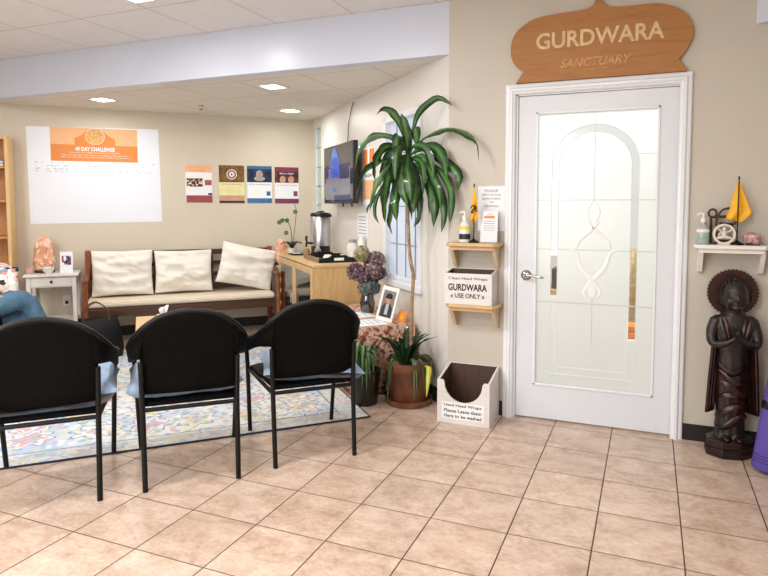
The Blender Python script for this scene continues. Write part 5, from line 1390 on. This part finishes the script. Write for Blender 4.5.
b_ = MB(); b_.box(-.03, .03, -.015, .02, 0, .006); b_.build('foot', wh, cd)
flag(1.290, -.09, 1.144, .36, 'plain golden yellow cloth flag on the right hand white shelf', (.205, lambda f: -.002 - .045 * f ** .7 * (1 if f < .85 else 1.2), lambda f: .004 + .062 * min(1, f * 1.35) * (1 if f < .8 else 1 - (f - .8) * 4)), None, 0)
rq = thing('rose_crystal', 'lump of pink rose quartz at the end of the white shelf', 'crystal', (1.365, -.085, 1.143), 0)
b_ = MB(); b_.ball((0, 0, .034), (.048, .035, .036), 12, 8); b_.v = [v + Vector((noise.noise(v * 30), noise.noise(v * 30 + Vector((4, 0, 0))), .6 * noise.noise(v * 28 + Vector((9, 0, 0))))) * .014 for v in b_.v]
b_.v = [Vector((v.x, v.y, max(.001, v.z))) for v in b_.v]
b_.build('crystal', patch_mat('rose_quartz', [(.35, '#8d5a5c'), (.5, '#bf8f8d'), (.65, '#dcc0bb')], 40, .35), rq, smooth=False)
b_ = MB(); b_.lathe([(.03, 0), (.03, .004)], 12, sx=1.2); b_.build('base', M['bronze'], rq)

# ------------------------------------------------------------------ carved standing statue
st = thing('carved_statue', 'dark red and black carved wooden standing figure with halo and praying hands', 'statue', (1.284, -.13, 0), 6)
stm = patch_mat('dark_lacquer', [(.36, '#060505'), (.5, '#150a09'), (.58, '#300f0d'), (.68, '#0f0b0a')], 16, .3)
stb = patch_mat('black_green_lacquer', [(.3, '#070807'), (.48, '#121410'), (.58, '#2b110e'), (.66, '#0c0a09')], 34, .42)
b_ = MB()
b_.lathe([(.105, 0), (.118, .006), (.118, .03), (.108, .036), (.108, .05), (.116, .056), (.114, .085), (.10, .095)], 8, sx=1.15, sy=.95, M=Matrix.Rotation(R(22.5), 4, 'Z')); b_.build('plinth', stm, st, smooth=False, bevel=.004)
b_ = MB()
for (a, b) in (((.115, .10), None),): pass
def loft(mb, secs, seg=28):
    vs = []
    for (cx_, cy_, z, rx_, ry_, fl_) in secs:
        for j in range(seg):
            q = 2 * PI * j / seg; rr_ = 1 + fl_ * math.sin(9 * q)
            vs.append((cx_ + rx_ * math.cos(q) * rr_, cy_ + ry_ * math.sin(q) * rr_, z))
    n = len(secs)
    mb.add(vs, [(i * seg + j, i * seg + (j + 1) % seg, (i + 1) * seg + (j + 1) % seg, (i + 1) * seg + j) for i in range(n - 1) for j in range(seg)] + [tuple(reversed(range(seg))), tuple((n - 1) * seg + j for j in range(seg))])
loft(b_, [(0, 0, .09, .086, .070, .03), (0, 0, .12, .074, .062, .05), (0, 0, .22, .072, .055, .04), (0, 0, .36, .078, .058, .04), (0, 0, .48, .080, .06, .03), (0, 0, .56, .080, .058, .01), (0, 0, .64, .096, .060, 0), (0, 0, .71, .104, .062, 0), (0, 0, .752, .092, .052, 0), (0, 0, .775, .055, .045, 0), (0, 0, .79, .038, .038, 0), (0, 0, .82, .035, .035, 0)])
b_.ball((0, -.018, .872), (.064, .066, .088), 20, 14)          # head
b_.ball((0, -.080, .858), (.010, .014, .018)); b_.ball((0, -.074, .832), (.020, .010, .006)); b_.ball((0, -.064, .812), (.024, .018, .014)); b_.ball((0, -.01, .79), (.042, .04, .03))
for s in (-1, 1):
    b_.ball((.025 * s, -.070, .876), (.015, .010, .005)); b_.ball((.025 * s, -.068, .892), (.018, .010, .005)); b_.ball((.060 * s, -.005, .850), (.009, .014, .034)); b_.ball((.032 * s, -.058, .845), (.018, .016, .02))
    b_.ball((.078 * s, .0, .735), (.036, .036, .03))
    b_.tube(smooth_path([Vector((.085 * s, -.002, .74)), Vector((.108 * s, -.015, .67)), Vector((.102 * s, -.045, .615)), Vector((.055 * s, -.085, .625)), Vector((.012 * s, -.102, .655))], 16), [.033, .033, .032, .031, .030, .029, .028, .026, .024, .022, .020, .018, .016, .014, .013, .012], 12)
    for k_ in range(4): b_.tube([(.008 * s, -.106 + .006 * k_, .655), (.006 * s, -.106 + .007 * k_, .70 - .004 * abs(k_ - 1))], [.0055, .0045], 6)
    b_.tube([(.012 * s, -.108, .655), (.010 * s, -.120, .675)], [.006, .004], 6)
    b_.ball((.03 * s, -.07, .105), (.02, .045, .014))
b_.build('figure_body', stb, st, remesh=.0045)
b_ = MB()
redl = patch_mat('red_lacquer', [(.35, '#0c0908'), (.5, '#260c0a'), (.62, '#421310'), (.7, '#120c0b')], 28, .3)
# patterned folds across the skirt
for i, z in enumerate((.19, .25, .31, .37, .43, .49)):
    pts = [Vector((.083 * math.sin(q), -.064 * math.cos(q), z + .035 * math.sin(q * 2 + i))) for q in [(-1.35 + 2.7 * j / 14) for j in range(15)]]
    b_.tube(pts, [(.004 + .017 * math.sin(PI * j / 14)) for j in range(15)], 8, flat=.35, up=(0, 0, 1))
b_.build('robe_folds', redl, st)
for s in (-1, 1):
    b_ = MB()
    for k_, (o1, o2) in enumerate(((.0, .0), (.022, .02))):
        b_.tube(smooth_path([Vector(((.072 - o1) * s, -.045, .755)), Vector(((.062 - o1) * s, -.066, .70)), Vector(((.04 - o2 * .6) * s, -.072, .64))], 10), [(.004 + .008 * math.sin(PI * j / 9)) for j in range(10)], 8, flat=.5)
    b_.build('collar', redl, st)
b_ = MB()
for i in range(9): b_.tube([(-.03 + .0075 * i, -.107 + abs(i - 4) * .002, .648), (-.018 + .0045 * i, -.108, .682 - abs(i - 4) * .003)], .004, 6)
b_.build('fingers', redl, st)
for s in (-1, 1):
    b_ = MB(); rows = []
    for i in range(14):
        f_ = i / 13; z = .70 - f_ * .47
        rows.append([((.092 + .036 * f_ ** .6 - .05 * (1 - u)) * s + 0, -.035 + .06 * (1 - u) + .006 * math.sin(u * 18), z) for u in [j / 8 for j in range(9)]])
    b_.strip(rows); b_.build('cloak_panel', patch_mat('oxblood_cloak', [(.35, '#0d0506'), (.55, '#26090b'), (.7, '#3a1213')], 12, .35), st, solid=.014)
b_ = MB(); pts = []
nn = 160
for i in range(nn):
    q = 2 * PI * i / nn; r_ = .124 + (.005 if i % 4 < 2 else -.001); pts.append((r_ * math.cos(q), .882 + r_ * math.sin(q)))
b_.prism(pts, .035, .055); b_.tube([(.095 * math.cos(2 * PI * i / 32), .036, .882 + .095 * math.sin(2 * PI * i / 32)) for i in range(33)], .006, 6); b_.build('halo', patch_mat('halo_red', [(.35, '#170808'), (.55, '#3a1312'), (.7, '#240b0b')], 20, .4), st, smooth=False)
b_ = MB()
for i in range(90):
    z = 1 - (i + .5) / 90 * 1.15; q = i * 2.4; s_ = math.sqrt(max(0, 1 - z * z)); p_ = Vector((s_ * math.cos(q) * .066, s_ * math.sin(q) * .066, z * .086))
    if p_.y < -.012 and p_.z < .052: continue
    b_.ball(Vector((0, -.008, .878)) + p_, .0075, 7, 5)
b_.ball((0, 0, .955), .02); b_.build('curled_hair', stb, st)

# ------------------------------------------------------------------ purple yoga mat roll
ym = tag(empty('yoga_mat', (1.440, -.335, .0)), 'rolled purple yoga mat with black strap leaning beside the statue', 'yoga mat')
ym.rotation_euler = (R(-8), R(9), R(0))
b_ = MB(); spiral = []
for turn in range(3): pass
b_.lathe([(.0, .014), (.03, .012), (.075, .012), (.08, .02), (.081, .30), (.080, .60), (.074, .605), (.0, .60)], 32); b_.build('mat_roll', M['purple'], ym)
for z, m_ in ((.05, .0815), (.066, .0815), (.08, .0815)):
    b_ = MB(); b_.lathe([(m_, z), (m_ + .001, z + .002), (m_, z + .004)], 32); b_.build('edge_line', mat('deep_purple', '#3b2c72', .8), ym)
b_ = MB(); b_.lathe([(.083, .315), (.085, .32), (.085, .352), (.083, .357)], 32); b_.build('strap', M['blackp'], ym)
ym2 = tag(empty('yoga_mat', (1.63, -.17, .0)), 'dark maroon rolled mat leaning behind the purple one', 'yoga mat')
ym2.rotation_euler = (R(-6), R(6), 0)
b_ = MB(); b_.lathe([(.0, .012), (.07, .01), (.072, .30), (.070, .62), (.0, .615)], 28); b_.build('mat_roll', mat('maroon_foam', '#4a1e2c', .8), ym2)
b_ = MB(); b_.lathe([(.074, .25), (.075, .28)], 28); b_.build('strap', M['blackp'], ym2)

# ------------------------------------------------------------------ lamps
def area(name, loc, target, sx, sy, e, col=(1, .97, .93)):
    L_ = bpy.data.lights.new(name, 'AREA'); L_.shape = 'RECTANGLE'; L_.size = sx; L_.size_y = sy; L_.energy = e; L_.color = col
    o = bpy.data.objects.new(name, L_); COL.objects.link(o); o.location = loc
    o.rotation_euler = (Vector(target) - Vector(loc)).to_track_quat('-Z', 'Y').to_euler(); return o
def panel(x, y, z, e, s=.3, col=(1, .985, .96)):
    area('ceiling_panel_lamp', (x, y, z - .015), (x, y, 0), s, s, e, col)
for x, y, e_ in ((-3.4, -2.2, 40), (-1.3, -2.0, 38), (.5, -2.5, 24), (-2.4, -4.2, 40), (-.1, -4.3, 36), (2.5, -3.8, 12)): panel(x, y, H2, e_)
panel(-2.17, -.83, H2 - .01, 8, .14)
for a, b, e in ((2.155, .647, 7), (.834, 1.877, 9), (.417, .658, 6)):
    p_ = W(a, b, H1 - .008); panel(p_.x, p_.y, p_.z, e, .13)
area('rear_fill_lamp', (-1.4, -5.5, 1.5), (-1.2, 0, 1.2), 3.0, 1.8, 92, (.93, .965, 1))  # added soft fill light behind the camera; the rear wall has no window

w_ = bpy.data.worlds.new('World'); bpy.context.scene.world = w_; w_.use_nodes = True
w_.node_tree.nodes['Background'].inputs[0].default_value = (.85, .9, 1, 1); w_.node_tree.nodes['Background'].inputs[1].default_value = .4

# ------------------------------------------------------------------ camera
cam = bpy.data.cameras.new('camera'); co_ = bpy.data.objects.new('camera', cam); COL.objects.link(co_)
co_.location = (.849, -3.861, 1.358)
co_.rotation_euler = (R(90 - 3.869), 0, R(22.233))
cam.sensor_fit = 'HORIZONTAL'; cam.sensor_width = 36; cam.lens = 613.9 / 768 * 36
cam.shift_x = (384 - 398.5) / 768; cam.shift_y = (246.8 - 288) / 768
cam.clip_start = .05
bpy.context.scene.camera = co_
sc_ = bpy.context.scene
sc_.view_settings.view_transform = 'Standard'; sc_.view_settings.look = 'None'; sc_.view_settings.exposure = -0.04; sc_.view_settings.gamma = 1.0
